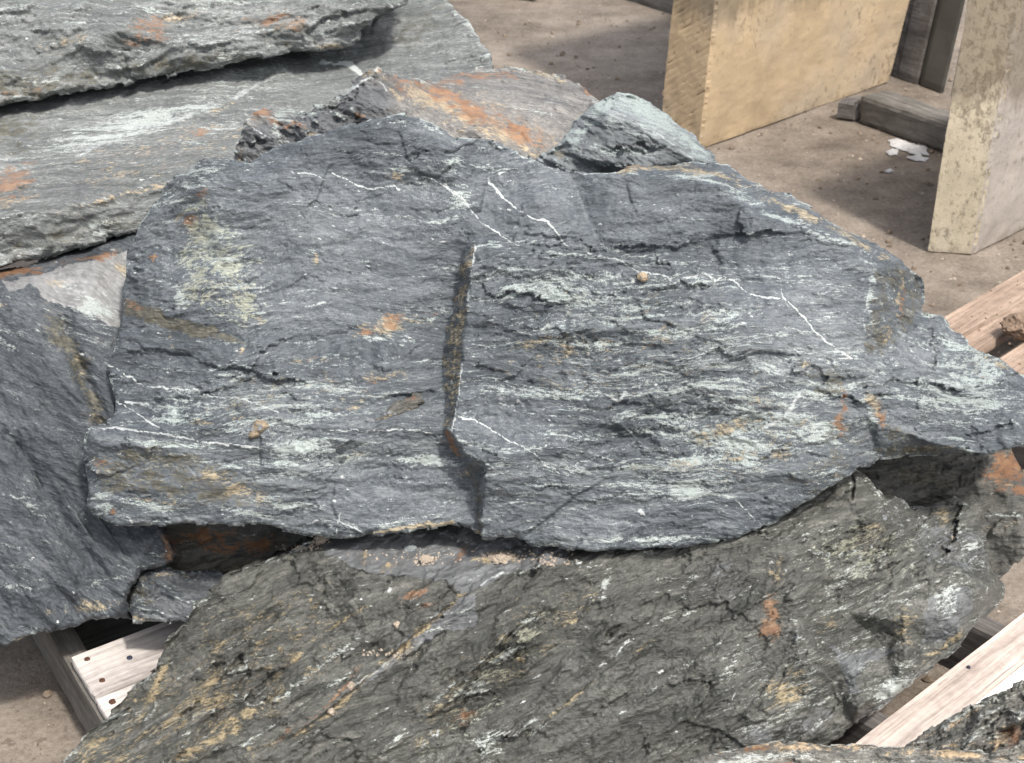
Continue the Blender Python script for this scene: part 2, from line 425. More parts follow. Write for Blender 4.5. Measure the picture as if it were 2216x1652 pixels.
    VP = np.concatenate(VP); Fq = np.concatenate(Fq)
    lo = base + (len(ks) - 1) * nb; apex = len(VP) - 1
    tri = np.stack([lo + rank[be[:, 1]], lo + rank[be[:, 0]], np.full(len(be), apex)], 1)
    org = np.array([cen[0], cen[1] + .1, VP[:, 2].min()])
    me = bpy.data.meshes.new(name)
    me.vertices.add(len(VP)); me.vertices.foreach_set('co', (VP - org).astype(np.float32).ravel())
    nl = len(Fq) * 4 + len(tri) * 3
    me.loops.add(nl); me.loops.foreach_set('vertex_index', np.concatenate([Fq.ravel(), tri.ravel()]).astype(np.int32))
    me.polygons.add(len(Fq) + len(tri))
    me.polygons.foreach_set('loop_start', np.concatenate([np.arange(len(Fq)) * 4, len(Fq) * 4 + np.arange(len(tri)) * 3]).astype(np.int32))
    me.polygons.foreach_set('use_smooth', np.ones(len(Fq) + len(tri), bool))
    for a in ATTRS:
        me.attributes.new(a, 'FLOAT', 'POINT').data.foreach_set('value', np.concatenate(avs[a]).astype(np.float32))
    a1 = np.array([ca, sa * .55, -sa * .83]); a1 /= np.linalg.norm(a1)
    a3 = np.array([0, -.83, .55]); a2 = np.cross(a3, a1)
    fo = np.stack([VP @ a1, VP @ a2, (VP @ a3) * .3], 1)
    fo[:, 1] += .022 * fbm(fo[:, 0] * 5, fo[:, 1] * 7, seed + 111, 3)
    me.attributes.new('foli', 'FLOAT_VECTOR', 'POINT').data.foreach_set('vector', (fo + seed * 1.7).astype(np.float32).ravel())
    me.update(calc_edges=True); me.validate()
    o = new_obj(name, me, mat, loc=org)
    return tag(o, label, cat, group)
#@@DATA@@
# ------------------------------------------------------------------ materials
M_main = slate('blue_grey_slate', (.033, .040, .046), (.072, .083, .093), (.152, .164, .170), pale=(.36, .40, .38), fleck=.25, streak=.04, gloss=.45)
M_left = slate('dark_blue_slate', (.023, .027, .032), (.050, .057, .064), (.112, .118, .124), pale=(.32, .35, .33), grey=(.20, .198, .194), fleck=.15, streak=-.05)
M_low = slate('olive_slate', (.024, .025, .021), (.060, .060, .052), (.130, .128, .112), pale=(.42, .45, .42), tan=(.27, .215, .125), grey=(.098, .102, .106), fleck=.15, streak=-.06, rough=.58, gloss=.55)
M_slab = slate('weathered_slate', (.056, .061, .060), (.122, .129, .126), (.235, .242, .235), pale=(.38, .41, .39), tan=(.32, .26, .18), rust=(.22, .125, .075), fleck=.35, streak=.0, rough=.72)
M_rust = slate('rusty_slate', (.06, .059, .059), (.13, .125, .118), (.24, .225, .205), tan=(.31, .25, .165), rust=(.23, .12, .062), grey=(.088, .092, .097), streak=.0)
M_edge = slate('pale_green_slate', (.075, .085, .09), (.14, .155, .16), (.26, .28, .28), pale=(.28, .32, .305), grey=(.082, .088, .094), streak=.0)
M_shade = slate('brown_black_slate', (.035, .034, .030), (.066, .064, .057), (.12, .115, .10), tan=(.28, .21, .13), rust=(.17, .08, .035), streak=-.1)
M_front = slate('banded_slate', (.055, .055, .05), (.13, .125, .11), (.26, .25, .22), pale=(.48, .50, .47), tan=(.42, .31, .19), streak=.06)

def ground_mat():
    T = NT('dusty_concrete'); v = T.obj()
    a = T.noise(v, 1.3, 6, .6); b = T.noise(v, 9, 7, .65); c = T.noise(v, 90, 6, .7); d = T.noise(v, 420, 3, .6)
    f = T.math('ADD', T.math('ADD', T.math('MULTIPLY', a, .3), T.math('MULTIPLY', b, .3)), T.math('ADD', T.math('MULTIPLY', c, .25), T.math('MULTIPLY', d, .15)))
    col = T.cramp(f, [(.40, (.085, .069, .055)), (.5, (.170, .142, .116)), (.60, (.27, .23, .19))])
    sp = T.ramp(T.noise(v, 38, 4, .62), .60, .68)
    sp2 = T.ramp(T.noise(v, 130, 3, .6), .62, .70)
    col = T.mix(T.math('MULTIPLY', T.math('MAXIMUM', sp, sp2), .55), col, (.075, .055, .042))
    col = T.mix(T.ramp(T.noise(v, 55, 2, .5), .70, .76), col, (.42, .36, .29))
    h = T.math('ADD', T.math('MULTIPLY', c, 1.), T.math('ADD', T.math('MULTIPLY', d, .4), T.math('MULTIPLY', b, 1.5)))
    return T.done(col, .9, T.bump(h, .6, .006), .2)
def wood_mat(name, dark, mid, light, knots=.3, streak=1.):
    T = NT(name); v = T.obj()
    w = T.noise(T.scale(v, (1.5, 9, 9)), 1, 3, .5)
    n = T.noise(T.scale(v, (3, 70, 40), (1, 1, 1)), 1, 6, .65, .6)
    g = T.noise(T.scale(v, (14, 260, 160)), 1, 5, .65)
    b = T.noise(v, 60, 5, .65)
    f = T.math('ADD', T.math('MULTIPLY', w, .35), T.math('ADD', T.math('MULTIPLY', n, .42 * streak), T.math('ADD', T.math('MULTIPLY', g, .28 * streak), T.math('MULTIPLY', b, .18))))
    m0 = .5 * (.35 + .70 * streak + .18)
    col = T.cramp(T.math('ADD', f, .5 - m0), [(.36, dark), (.5, mid), (.64, light)])
    k = T.ramp(T.noise(T.scale(v, (9, 30, 30), (4, 2, 2)), 1, 3, .5), .68, .74)
    col = T.mix(T.math('MULTIPLY', k, knots), col, tuple(c * .35 for c in dark))
    dr_ = T.ramp(T.noise(T.scale(v, (5, 14, 14), (3, 5, 1)), 1, 6, .68), .50, .70)
    col = T.mix(T.math('MULTIPLY', dr_, .55), col, tuple(c * .75 for c in dark))
    ck = T.ramp(T.noise(T.scale(v, (2.2, 120, 60), (8, 3, 1)), 1, 3, .5), .70, .73)
    col = T.mix(T.math('MULTIPLY', ck, .7), col, tuple(c * .25 for c in dark))
    h = T.math('SUBTRACT', T.math('ADD', g, T.math('MULTIPLY', n, .6)), ck)
    return T.done(col, .78, T.bump(h, .5, .0016), .3)
def sandstone_mat(name, base, lich, grey, sc=1.):
    T = NT(name); v = T.obj()
    a = T.noise(v, 3.2, 6, .6); b = T.noise(T.scale(v, (14, 14, 7)), 1, 7, .7); d = T.noise(v, 240, 4, .7)
    f = T.math('ADD', T.math('MULTIPLY', a, .45), T.math('ADD', T.math('MULTIPLY', b, .3), T.math('MULTIPLY', d, .25)))
    col = T.cramp(f, [(.36, tuple(c * .72 for c in base)), (.5, base), (.64, tuple(min(1, c * 1.2) for c in base))])
    col = T.mix(T.ramp(T.noise(v, 2.1, 4, .55), .42, .62), col, T.mix(d, tuple(c * .7 for c in grey), tuple(min(1, c * 1.25) for c in grey)))
    s1 = T.ramp(T.math('ADD', T.noise(T.scale(v, (60, 60, 38)), 1, 7, .74), T.math('MULTIPLY', T.math('SUBTRACT', a, .5), .5)), .60 - .03 * lich, .74 - .03 * lich)
    s2 = T.ramp(T.noise(T.scale(v, (110, 110, 70)), 1, 4, .66), .63 - .02 * lich, .70)
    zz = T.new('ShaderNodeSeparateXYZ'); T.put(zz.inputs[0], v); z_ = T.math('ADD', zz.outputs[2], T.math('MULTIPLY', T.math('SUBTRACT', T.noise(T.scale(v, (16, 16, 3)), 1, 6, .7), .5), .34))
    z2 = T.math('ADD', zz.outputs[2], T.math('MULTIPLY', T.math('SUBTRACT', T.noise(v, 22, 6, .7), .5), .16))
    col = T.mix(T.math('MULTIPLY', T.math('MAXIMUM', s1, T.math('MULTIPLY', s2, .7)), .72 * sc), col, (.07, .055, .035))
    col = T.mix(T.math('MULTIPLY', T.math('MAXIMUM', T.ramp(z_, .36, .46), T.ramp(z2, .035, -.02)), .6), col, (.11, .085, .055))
    h = T.math('ADD', T.math('MULTIPLY', d, .5), T.math('SUBTRACT', b, T.math('MULTIPLY', s1, .4)))
    return T.done(col, .88, T.bump(h, .5, .004), .25)
M_ground = ground_mat()
M_wood = wood_mat('sun_bleached_pine', (.22, .195, .18), (.41, .375, .35), (.58, .535, .50), .6, 1.)
M_woodpink = wood_mat('greyed_pine', (.25, .205, .18), (.44, .375, .335), (.58, .51, .46), .4, 1.)
M_woodpale = wood_mat('sunlit_white_board', (.62, .575, .53), (.78, .74, .71), (.86, .83, .81), .1, .6)  # near-white colour stands in for overexposed sunlight on the board
M_woodgrey = wood_mat('grey_weathered_timber', (.055, .050, .043), (.115, .106, .094), (.20, .186, .168), .4)
M_woodbrown = wood_mat('dusty_brown_pine', (.14, .10, .075), (.28, .205, .155), (.42, .33, .265), .5, 1.)
M_wooddark = wood_mat('dark_weathered_timber', (.05, .045, .042), (.105, .095, .09), (.19, .175, .165), .3)
M_sand = sandstone_mat('yellow_sandstone', (.355, .268, .168), .9, (.33, .268, .195), .8)
M_sand3 = sandstone_mat('grey_weathered_sandstone', (.30, .265, .232), 2.2, (.27, .245, .22), .7)
M_sand2 = sandstone_mat('lichened_sandstone', (.40, .345, .255), 3.6, (.33, .30, .25), .8)
def plain(name, col, rough=.8, var=.35, sc=60, bump=.5):
    T = NT(name); v = T.obj(); n = T.noise(v, sc, 6, .65)
    c = T.cramp(n, [(.3, tuple(x * (1 - var) for x in col)), (.5, col), (.7, tuple(min(1, x * (1 + var)) for x in col))])
    return T.done(c, rough, T.bump(n, bump, .003), .25)
M_edge2 = plain('slate_crumb', (.13,.135,.14), .8, .5)
M_clod = plain('pale_sand_clod', (.30, .25, .20), .95, .3, 160, .8)
M_chip = slate('tan_slate_chip', (.10,.08,.05), (.27,.21,.14), (.42,.34,.24))
M_brown = plain('brown_stone', (.17, .12, .085), .85, .5)
M_plaster = plain('spilled_plaster', (.40, .39, .38), .8, .25)
M_nail = plain('rusty_nail_head', (.075, .036, .024), .6, .4)
M_nailblue = plain('blackened_nail_head', (.03, .033, .05), .5, .3)
M_grit = plain('ground_grit', (.15, .115, .085), .9, .6, 30)

# ------------------------------------------------------------------ ground
def ground():
    xs = np.concatenate([[-150, -40, -12, -5], np.linspace(-2.4, 3.2, 150), [6, 14, 40, 150]])
    ys = np.concatenate([[-60, -10, -2, .8], np.linspace(1.6, 8.2, 170), [10, 16, 40, 200]])
    X, Y = np.meshgrid(xs, ys); Z = .006 * fbm(X * 1.6, Y * 1.6, 5, 4) + .003 * fbm(X * 9, Y * 9, 8, 4)
    n, m = X.shape; i = np.arange(n * m).reshape(n, m)
    q = np.stack([i[:-1, :-1], i[:-1, 1:], i[1:, 1:], i[1:, :-1]], -1).reshape(-1, 4)
    me = bpy.data.meshes.new('ground'); me.from_pydata(np.stack([X, Y, Z], -1).reshape(-1, 3).tolist(), [], q.tolist())
    for p in me.polygons: p.use_smooth = True
    tag(new_obj('ground', me, M_ground), kind='structure')
ground()

# ------------------------------------------------------------------ sawn blocks, timbers, pallets
def slab_box(name, mat, c8, nu=24, nv=8, nw=24, amp=.003, seed=0, parent=None, extra=None, ax=None, rnd=.0):
    """box through 8 corners c8[i][j][k] (i along, j across, k up), subdivided, roughened. Its object axes: X along, Z up"""
    c = np.array(c8, float).reshape(2, 2, 2, 3)
    o = c[:, :, 0].reshape(-1, 3).mean(0)
    a = c[1].reshape(-1, 3).mean(0) - c[0].reshape(-1, 3).mean(0); a /= np.linalg.norm(a)
    u = c[:, :, 1].reshape(-1, 3).mean(0) - c[:, :, 0].reshape(-1, 3).mean(0); u -= a * (u @ a); u /= np.linalg.norm(u)
    Mx = np.stack([a, np.cross(u, a), u], 1)
    def pos(s, t, r):
        return ((1 - s) * ((1 - t) * ((1 - r) * c[0, 0, 0] + r * c[0, 0, 1]) + t * ((1 - r) * c[0, 1, 0] + r * c[0, 1, 1]))
                + s * ((1 - t) * ((1 - r) * c[1, 0, 0] + r * c[1, 0, 1]) + t * ((1 - r) * c[1, 1, 0] + r * c[1, 1, 1])))
    bm = bmesh.new(); vd = {}
    def vert(i, j, k):
        key = (i, j, k)
        if key not in vd:
            s, t, r = i / nu, j / nv, k / nw
            p = (pos(s, t, r) - o) @ Mx
            vd[key] = bm.verts.new(p)
        return vd[key]
    def face(f, n1, n2):
        for p in range(n1):
            for q in range(n2):
                bm.faces.new([vert(*f(p, q)), vert(*f(p + 1, q)), vert(*f(p + 1, q + 1)), vert(*f(p, q + 1))])
    face(lambda p, q: (p, 0, q), nu, nw); face(lambda p, q: (p, nv, q), nu, nw)
    face(lambda p, q: (0, p, q), nv, nw); face(lambda p, q: (nu, p, q), nv, nw)
    face(lambda p, q: (p, q, 0), nu, nv); face(lambda p, q: (p, q, nw), nu, nv)
    bmesh.ops.recalc_face_normals(bm, faces=bm.faces)
    ks = list(vd); cc = np.array([vd[k].co for k in ks])
    nr = np.array([(((k[0] == nu) - (k[0] == 0)), ((k[1] == nv) - (k[1] == 0)), ((k[2] == nw) - (k[2] == 0))) for k in ks], float)
    hx = cc - cc.mean(0); sgn = np.sign((hx * nr).sum(1)); nr *= np.where(sgn < 0, -1, 1)[:, None]
    n1 = fbm(cc[:, 0] * 9 + cc[:, 1] * 5, cc[:, 2] * 9 + cc[:, 1] * 7, seed, 4)
    ed = (np.abs(nr).sum(1) > 1.5)
    disp = nr * (amp * n1)[:, None] - nr * np.where(ed, rnd * (.6 + .8 * np.abs(fbm(cc[:, 0] * 30 + 3, cc[:, 2] * 30 + cc[:, 1] * 30, seed + 5, 3))), 0)[:, None]
    if extra is not None: disp = disp + extra(np.array(ks, float) / np.array([nu, nv, nw]), cc, nr)
    cc = cc + disp
    for k, p in zip(ks, cc): vd[k].co = p
    me = bpy.data.meshes.new(name); bm.to_mesh(me); bm.free()
    ob = new_obj(name, me, mat)
    m4 = Matrix(Mx.tolist()).to_4x4(); m4.translation = Vector(o)
    if parent:
        ob.parent = parent; ob.matrix_parent_inverse = Matrix()
        ob.matrix_local = Matrix.Translation(-parent.location) @ m4
    else: ob.matrix_world = m4
    return ob
def box_pts(p, along, across, up):
    p, a, b, u = (Vector(q) for q in (p, along, across, up))
    return [[[p + a * i + b * j + u * k for k in (0, 1)] for j in (0, 1)] for i in (0, 1)]

# yellow block: corners on the ground, lean read off the edges
c1 = atZ(1514, 326); c2 = atZ(1926, 178)
al = (c2 - c1).normalized(); ac = Vector((-al.y, al.x, 0))
c0 = c1 + ac * .17; c3 = c2 + ac * .17
t1 = atY(1545, -40, c1.y + .02); t2 = atY(1992, -40, c2.y + .02); t1.z = t2.z = 1.7  # unseen upper part stretched taller to lengthen the block's shadow
t1.x = c1.x + .10; t2.x = c2.x + .26
def saw(st, cc, nr):
    d = np.zeros_like(cc); end = st[:, 0] < .01
    w = 44 * (cc[:, 2] + .8 * cc[:, 1] + .006 * fbm(cc[:, 2] * 9, cc[:, 1] * 9, 3, 3)) + .25 * np.sin(cc[:, 2] * 17)
    g = .0035 * np.maximum(0, np.cos(w * 2 * np.pi)) ** 18
    d[:, 0] = np.where(end, g + .002 * fbm(cc[:, 1] * 20, cc[:, 2] * 14, 31, 3), 0)
    back = end & (st[:, 1] > .8)
    d[:, 1] += np.where(back, .05 * fbm(cc[:, 2] * 9, cc[:, 2] * 3, 77, 5, .6) * nr[:, 1], 0) * 1
    return d
tb = [[[c1, t1], [c0, t1 + ac * .17]], [[c2, t2], [c3, t2 + ac * .17]]]
o = slab_box('sandstone_block', M_sand, tb, 60, 30, 420, .004, 3, rnd=.007, extra=saw)
tag(o, 'big yellow sawn sandstone block with diagonal saw marks on its narrow end', 'stone block', 'sawn sandstone blocks')
# mottled block on the right
d1 = atZ(2105, 555); d0 = atZ(2001, 549); d2 = atZ(2240, 487)
al2 = (d2 - d1).normalized(); ac2 = (d0 - d1)
up = Vector((0, 0, .85)); lean = Vector((.028, .0, 0)) * 1.6
e1 = d1 + al2 * .62
tb = [[[d1, d1 + up + lean], [d0, d0 + up + lean * .75]], [[e1, e1 + up + lean], [e1 + ac2, e1 + ac2 + up + lean]]]
o = slab_box('sandstone_block', M_sand2, tb, 60, 20, 120, .004, 13, rnd=.006)
o.data.materials.append(M_sand3)
for f_ in o.data.polygons:
    if abs(f_.normal.y) > .8: f_.material_index = 1
tag(o, 'mottled lichen-speckled sandstone block standing at the right edge of the photo', 'stone block', 'sawn sandstone blocks')
# grey timber on the ground between the blocks, with a leaning post behind
g0 = atZ(1868, 272); g1 = atZ(2030, 330); ga = (g1 - g0).normalized(); gb = Vector((-ga.y, ga.x, 0))
p = g0 - ga * .03
o = slab_box('grey_timber', M_woodgrey, box_pts(p, ga * .85, gb * .12, (0, 0, .095)), 40, 6, 6, .004, 21, rnd=.006)
tag(o, 'grey weathered timber lying on the ground between the two sandstone blocks', 'timber')
q0 = atZ(1806, 261)
o = slab_box('brick', M_wooddark, box_pts(q0 + gb * .0, (p - q0) * .93, gb * .1, (0, 0, .07)), 10, 6, 6, .008, 23, rnd=.008)
o.name = 'dark_offcut'; tag(o, 'short dark timber offcut butting the end of the grey timber', 'timber')
k0 = atZ(1935, 168); k1 = atZ(2016, 196); ka = (k1 - k0); 
o = slab_box('leaning_post', M_wooddark, [[[k0, k0 + Vector((.10, .05, .75))], [k0 + Vector((-.03, .1, 0)), k0 + Vector((.07, .15, .75))]],
     [[k0 + ka * .64, k0 + ka * .64 + Vector((.10, .05, .75))], [k0 + ka * .64 + Vector((-.03, .1, 0)), k0 + ka * .64 + Vector((.07, .15, .75))]]], 8, 6, 30, .003, 25, rnd=.004)
tag(o, 'dark weathered post leaning beside the far end of the yellow block', 'post')
o = slab_box('leaning_post', M_shade, [[[k0 + ka * .68, k0 + ka * .68 + Vector((.10, .05, .75))], [k0 + ka * .68 + Vector((0, .1, 0)), k0 + ka * .68 + Vector((.1, .15, .75))]],
     [[k0 + ka * 1.3, k0 + ka * 1.3 + Vector((.10, .05, .75))], [k0 + ka * 1.3 + Vector((0, .1, 0)), k0 + ka * 1.3 + Vector((.1, .15, .75))]]], 8, 6, 30, .003, 26, rnd=.004)
tag(o, 'narrow blackish post half hidden behind the mottled block', 'post')
# far beam and pale timber at the top edge
h0 = atZ(1362, 2); h1 = atZ(1470, 40); ha = (h1 - h0).normalized(); hb = Vector((-ha.y, ha.x, 0))
o = slab_box('grey_beam', M_woodgrey, box_pts(h0 - ha * .12, ha * 1.1, hb * .13, (0, 0, .11)), 30, 6, 6, .003, 27, rnd=.004)
tag(o, 'grey beam lying on the far ground behind the yellow block', 'timber')
j0 = atZ(1078, -2); j1 = atZ(1122, 7)
o = slab_box('pale_timber', M_woodbrown, box_pts(j0 + (j0 - j1) * .1, Vector((.16, -.05, 0)), Vector((.3, 1.2, 0)), (0, 0, .10)), 10, 20, 6, .003, 28, rnd=.006)
tag(o, 'end of a pale timber just showing at the top edge of the photo', 'timber')
def pallet(name, label, group, loc):
    t = empty(name, loc); return tag(t, label, 'pallet', group)
def nail(parent, P, n, r=.005, mat=None):
    bm = bmesh.new(); bmesh.ops.create_cone(bm, cap_ends=True, segments=12, radius1=r, radius2=r * .8, depth=.004)
    for v in bm.verts: v.co.x *= 1 + random.uniform(-.12, .2); v.co.y *= 1 + random.uniform(-.15, .15)
    me = bpy.data.meshes.new('nail_head'); bm.to_mesh(me); bm.free()
    o = new_obj('nail_head', me, mat or M_nail, parent)
    o.location = parent.matrix_local.inverted() @ (Vector(P) - parent.parent.location) if parent.parent else parent.matrix_world.inverted() @ Vector(P)
    return o
# --- left pallet
ZP = .135
A = atZ(154, 1423, ZP); Bq = atZ(204, 1508, ZP); Cq = atZ(353, 1348, ZP)
dl = (Cq - A).normalized(); el = Vector((dl.y, -dl.x, 0)); el = el if el.dot(Bq - A) > 0 else -el
e_real = (Bq - A); wB = e_real.dot(el)
sk = (e_real - el * wB)                                  # board ends step slightly
tl = pallet('pallet', 'weathered pallet at the lower left, half under the olive boulder', 'pallets', (A.x, A.y, 0))
th = .018
def board(P, along, across, z1, thick, mat, seed, parent, nm='board'):
    P = Vector(P); P.z = z1 - thick
    return slab_box(nm, mat, box_pts(P, along, across, (0, 0, thick)), 50, 10, 4, .0022, seed, parent, rnd=.0022)
ed = (Bq - A).normalized()
b1 = board(A, dl * 1.0, e_real * .975, ZP, th, M_wood, 41, tl)
b2 = board(A + e_real * 1.06, dl * 1.0, e_real * .98, ZP - .001, th, M_wood, 42, tl)
b0 = board(A - e_real * 2.6, dl * 1.0, e_real * .98, ZP, th, M_wood, 44, tl)
for s, (off, ln) in enumerate(((.0, 1.25), (.48, 1.25), (.93, 1.25))):
    P = A + dl * (off - .006) - ed * .62; P.z = .022
    slab_box('stringer', M_woodbrown if s else M_woodgrey, box_pts(P, ed * 1.25, dl * .042, (0, 0, ZP - th - .0225)), 30, 4, 8, .002, 50 + s, tl, rnd=.002)
for s in range(2):
    P = A - e_real * (2.2 - 3.6 * s); P.z = 0
    slab_box('bottom_board', M_woodgrey, box_pts(P, dl * 1.0, e_real * .95, (0, 0, .0215)), 20, 4, 3, .002, 56 + s, tl, rnd=.002)
bpy.context.view_layer.update()
nail(b1, atZ(189, 1427, ZP + .001), None); nail(b1, atZ(280, 1424, ZP + .001), None, mat=M_nailblue)
nail(b1, atZ(221, 1473, ZP + .001), None); nail(b2, atZ(243, 1518, ZP + .001), None)
# --- pallet at the lower right
ZR = .125
A = atZ(1850, 1609, ZR); Bq = atZ(2216, 1325, ZR); dr = (Bq - A).normalized(); er = Vector((dr.y, -dr.x, 0))
if er.y > 0: er = -er
tr = pallet('pallet', 'sunlit pallet in the lower right corner between dark boulders', 'pallets', (A.x, A.y, 0))
A0 = A - dr * .45
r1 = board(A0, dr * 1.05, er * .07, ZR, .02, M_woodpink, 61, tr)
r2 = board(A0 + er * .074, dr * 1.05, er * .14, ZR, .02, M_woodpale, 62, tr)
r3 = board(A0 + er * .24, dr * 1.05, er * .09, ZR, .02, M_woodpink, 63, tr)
for s, off in enumerate((.02, .52, .86)):
    P = A0 + dr * off - er * .28; P.z = .021
    slab_box('stringer', M_wooddark, box_pts(P, er * .8, dr * .045, (0, 0, ZR - .0205 - .021)), 20, 4, 8, .002, 64 + s, tr, rnd=.002)
P = A0 - er * .25; P.z = 0
slab_box('bottom_board', M_woodgrey, box_pts(P, dr * 1., er * .1, (0, 0, .0205)), 20, 4, 3, .002, 68, tr, rnd=.002)
bpy.context.view_layer.update()
nail(r1, atZ(2096, 1445, ZR + .001), None, .0035, M_nailblue)
# --- pallet at the right, behind the big boulder
ZU = .13
A = atZ(2030, 694, ZU); Bq = atZ(2216, 585, ZU); du = (Bq - A).normalized(); eu = Vector((du.y, -du.x, 0))
if eu.y > 0: eu = -eu
tu = pallet('pallet', 'brown dusty pallet at the right edge behind the big grey boulder', 'pallets', (A.x, A.y, 0))
A0 = A - du * .3
w1 = (atZ(2091, 726, ZU) - A).dot(eu); w2 = (atZ(2124, 757, ZU) - A).dot(eu)
u1 = board(A0, du * 1.3, eu * (w1 - .004), ZU, .022, M_woodbrown, 71, tu)
u2 = board(A0 + eu * (w1 + .001), du * 1.3, eu * (w2 - w1 - .006), ZU - .002, .022, M_woodbrown, 72, tu)
u3 = board(A0 + eu * (w2 + .05), du * 1.3, eu * .1, ZU, .022, M_woodbrown, 73, tu)
u4 = board(A0 + eu * (w2 + .19), du * 1.3, eu * .1, ZU, .022, M_woodbrown, 74, tu)
u5 = board(A0 + eu * (w2 + .33), du * 1.3, eu * .1, ZU, .022, M_woodbrown, 75, tu)
for s, off in enumerate((.04, .62, 1.2)):
    P = A0 + du * off; P.z = 0
    slab_box('stringer', M_wooddark, box_pts(P, eu * 1.0, du * .045, (0, 0, ZU - .0245)), 20, 4, 8, .002, 80 + s, tu, rnd=.002)
#@@ROCKS@@
# ---- the two slabs at the left, behind
rock('rock_slab', 'topmost weathered grey slab at the upper left with rust and pale specks', 'stone slab', M_slab,
  [(-170,262),(-90,246),(0,230),(36,222),(101,209),(180,200),(266,184),(346,167),(414,155),(464,148),(511,137),(576,124),(619,117),(677,106),(706,109),(749,107),(767,99),(778,86),(781,68),(798,54),(806,43),(828,29),(864,21),(884,14),(890,-10),(900,-120),(-170,-120)],
  [(-180,280,2.96),(0,232,3.02),(266,186,3.12),(511,139,3.21),(706,110,3.27),(790,70,3.31),(890,10,3.34),(930,-130,3.5),(-180,-130,3.45),(0,170,3.06),(250,130,3.15),(480,100,3.22),(650,60,3.28),(0,0,3.24),(300,0,3.28),(600,0,3.32),(250,70,3.13),(780,20,3.3)],
  creases=[[(0,170,3.06),(250,130,3.15),(480,100,3.22),(650,60,3.28)]], fol=-9, step=3.6, seed=2, thick=.5, plate=.010, und=.016, roll=16, rolld=.02,
  cols=[('rust',330,60,60,30,-10,.75),('rust',600,45,80,22,-8,.7),('rust',290,85,40,18,-20,.6),('tan',380,40,60,12,-15,.6),('tan',140,95,60,25,-10,.5),('pale',170,30,90,60,70,.4),('pale',300,120,70,25,-8,.55),('pale',520,118,60,16,-8,.5),('olive',60,190,160,36,-8,.8),('olive',400,140,160,16,-9,.7),('olive',250,160,120,18,-9,.5),('pale',330,30,260,60,-5,.3),('olive',620,70,60,25,-10,.6),('pale',700,70,70,30,-30,.3),('tan',730,103,50,5,0,.9),('rust',40,200,60,12,-8,.5),('vein',110,175,14,5,60,.9),('vein',215,170,6,14,0,.8),('vein',175,155,5,14,0,.7),('pale',430,95,120,30,-8,.35)],
  feats=[('step',[(215,80),(260,130),(265,160)],.016,40),('step',[(690,110),(660,70),(700,40),(790,20)],-.02,50),('bump',420,110,130,30,-8,.02)])
rock('rock_slab', 'long grey slab with a flat pale top lying under the topmost slab', 'stone slab', M_slab,
  [(-170,600),(-60,586),(0,580),(36,572),(108,554),(166,540),(230,522),(266,508),(299,500),(400,480),(600,430),(900,360),(1060,260),(1072,180),(1069,144),(1062,122),(1047,101),(1029,68),(1011,40),(986,18),(961,4),(925,-14),(860,-30),(700,20),(400,80),(0,150),(-170,180)],
  [(-180,620,2.6),(0,582,2.625),(166,541,2.66),(299,502,2.69),(420,478,2.75),(-180,490,2.61),(0,468,2.635),(162,448,2.67),(342,408,2.74),(520,370,2.8),(-180,170,3.16),(0,230,3.12),(0,330,2.88),(300,300,2.93),(250,180,3.22),(550,120,3.38),(550,240,3.1),(800,60,3.55),(880,-40,3.72),(700,300,3.0),(900,380,2.95),(880,200,3.22),(960,10,3.62),(1040,110,3.36),(1075,160,3.28),(1080,270,3.1),(960,100,3.42)],
  creases=[[(0,468,2.635),(162,448,2.67),(342,408,2.74),(520,370,2.8)]], fol=-14, step=3.6, seed=3, thick=.35, back=(0,1,-.6), plate=.005, und=.012, roll=14, rolld=.02,
  cols=[('rust',20,400,60,40,-20,.8),('rust',440,285,22,12,-10,.8),('rust',60,350,40,12,-10,.5),('rust',170,470,20,12,0,.6),('tan',300,415,140,10,-14,.7),('tan',30,430,60,18,-10,.6),('pale',330,260,300,34,-17,.75),('pale',300,285,220,16,-17,.6),('tan',350,330,350,60,-15,.30),('pale',500,270,300,60,-15,.34),('rust',300,340,300,90,-15,.14),('pale',560,150,130,14,-10,.55),('vein',(([(190,325),(280,290),(400,255),(520,205),(620,150)])),12,.42),('vein',[(700,135),(760,140),(785,165)],8,.8),('pale',220,490,30,20,0,.7),('olive',150,510,160,25,-14,.6),('olive',20,280,80,60,-10,.5),('pale',420,320,60,10,-14,.5),('olive',900,60,90,40,-35,.4),('tan',480,235,40,6,-15,.6),('pale',230,505,200,10,-14,.3)],
  feats=[('step',[(60,470),(100,505),(120,540)],.014,40),('rough',550,250,300,100,-14,.55)])
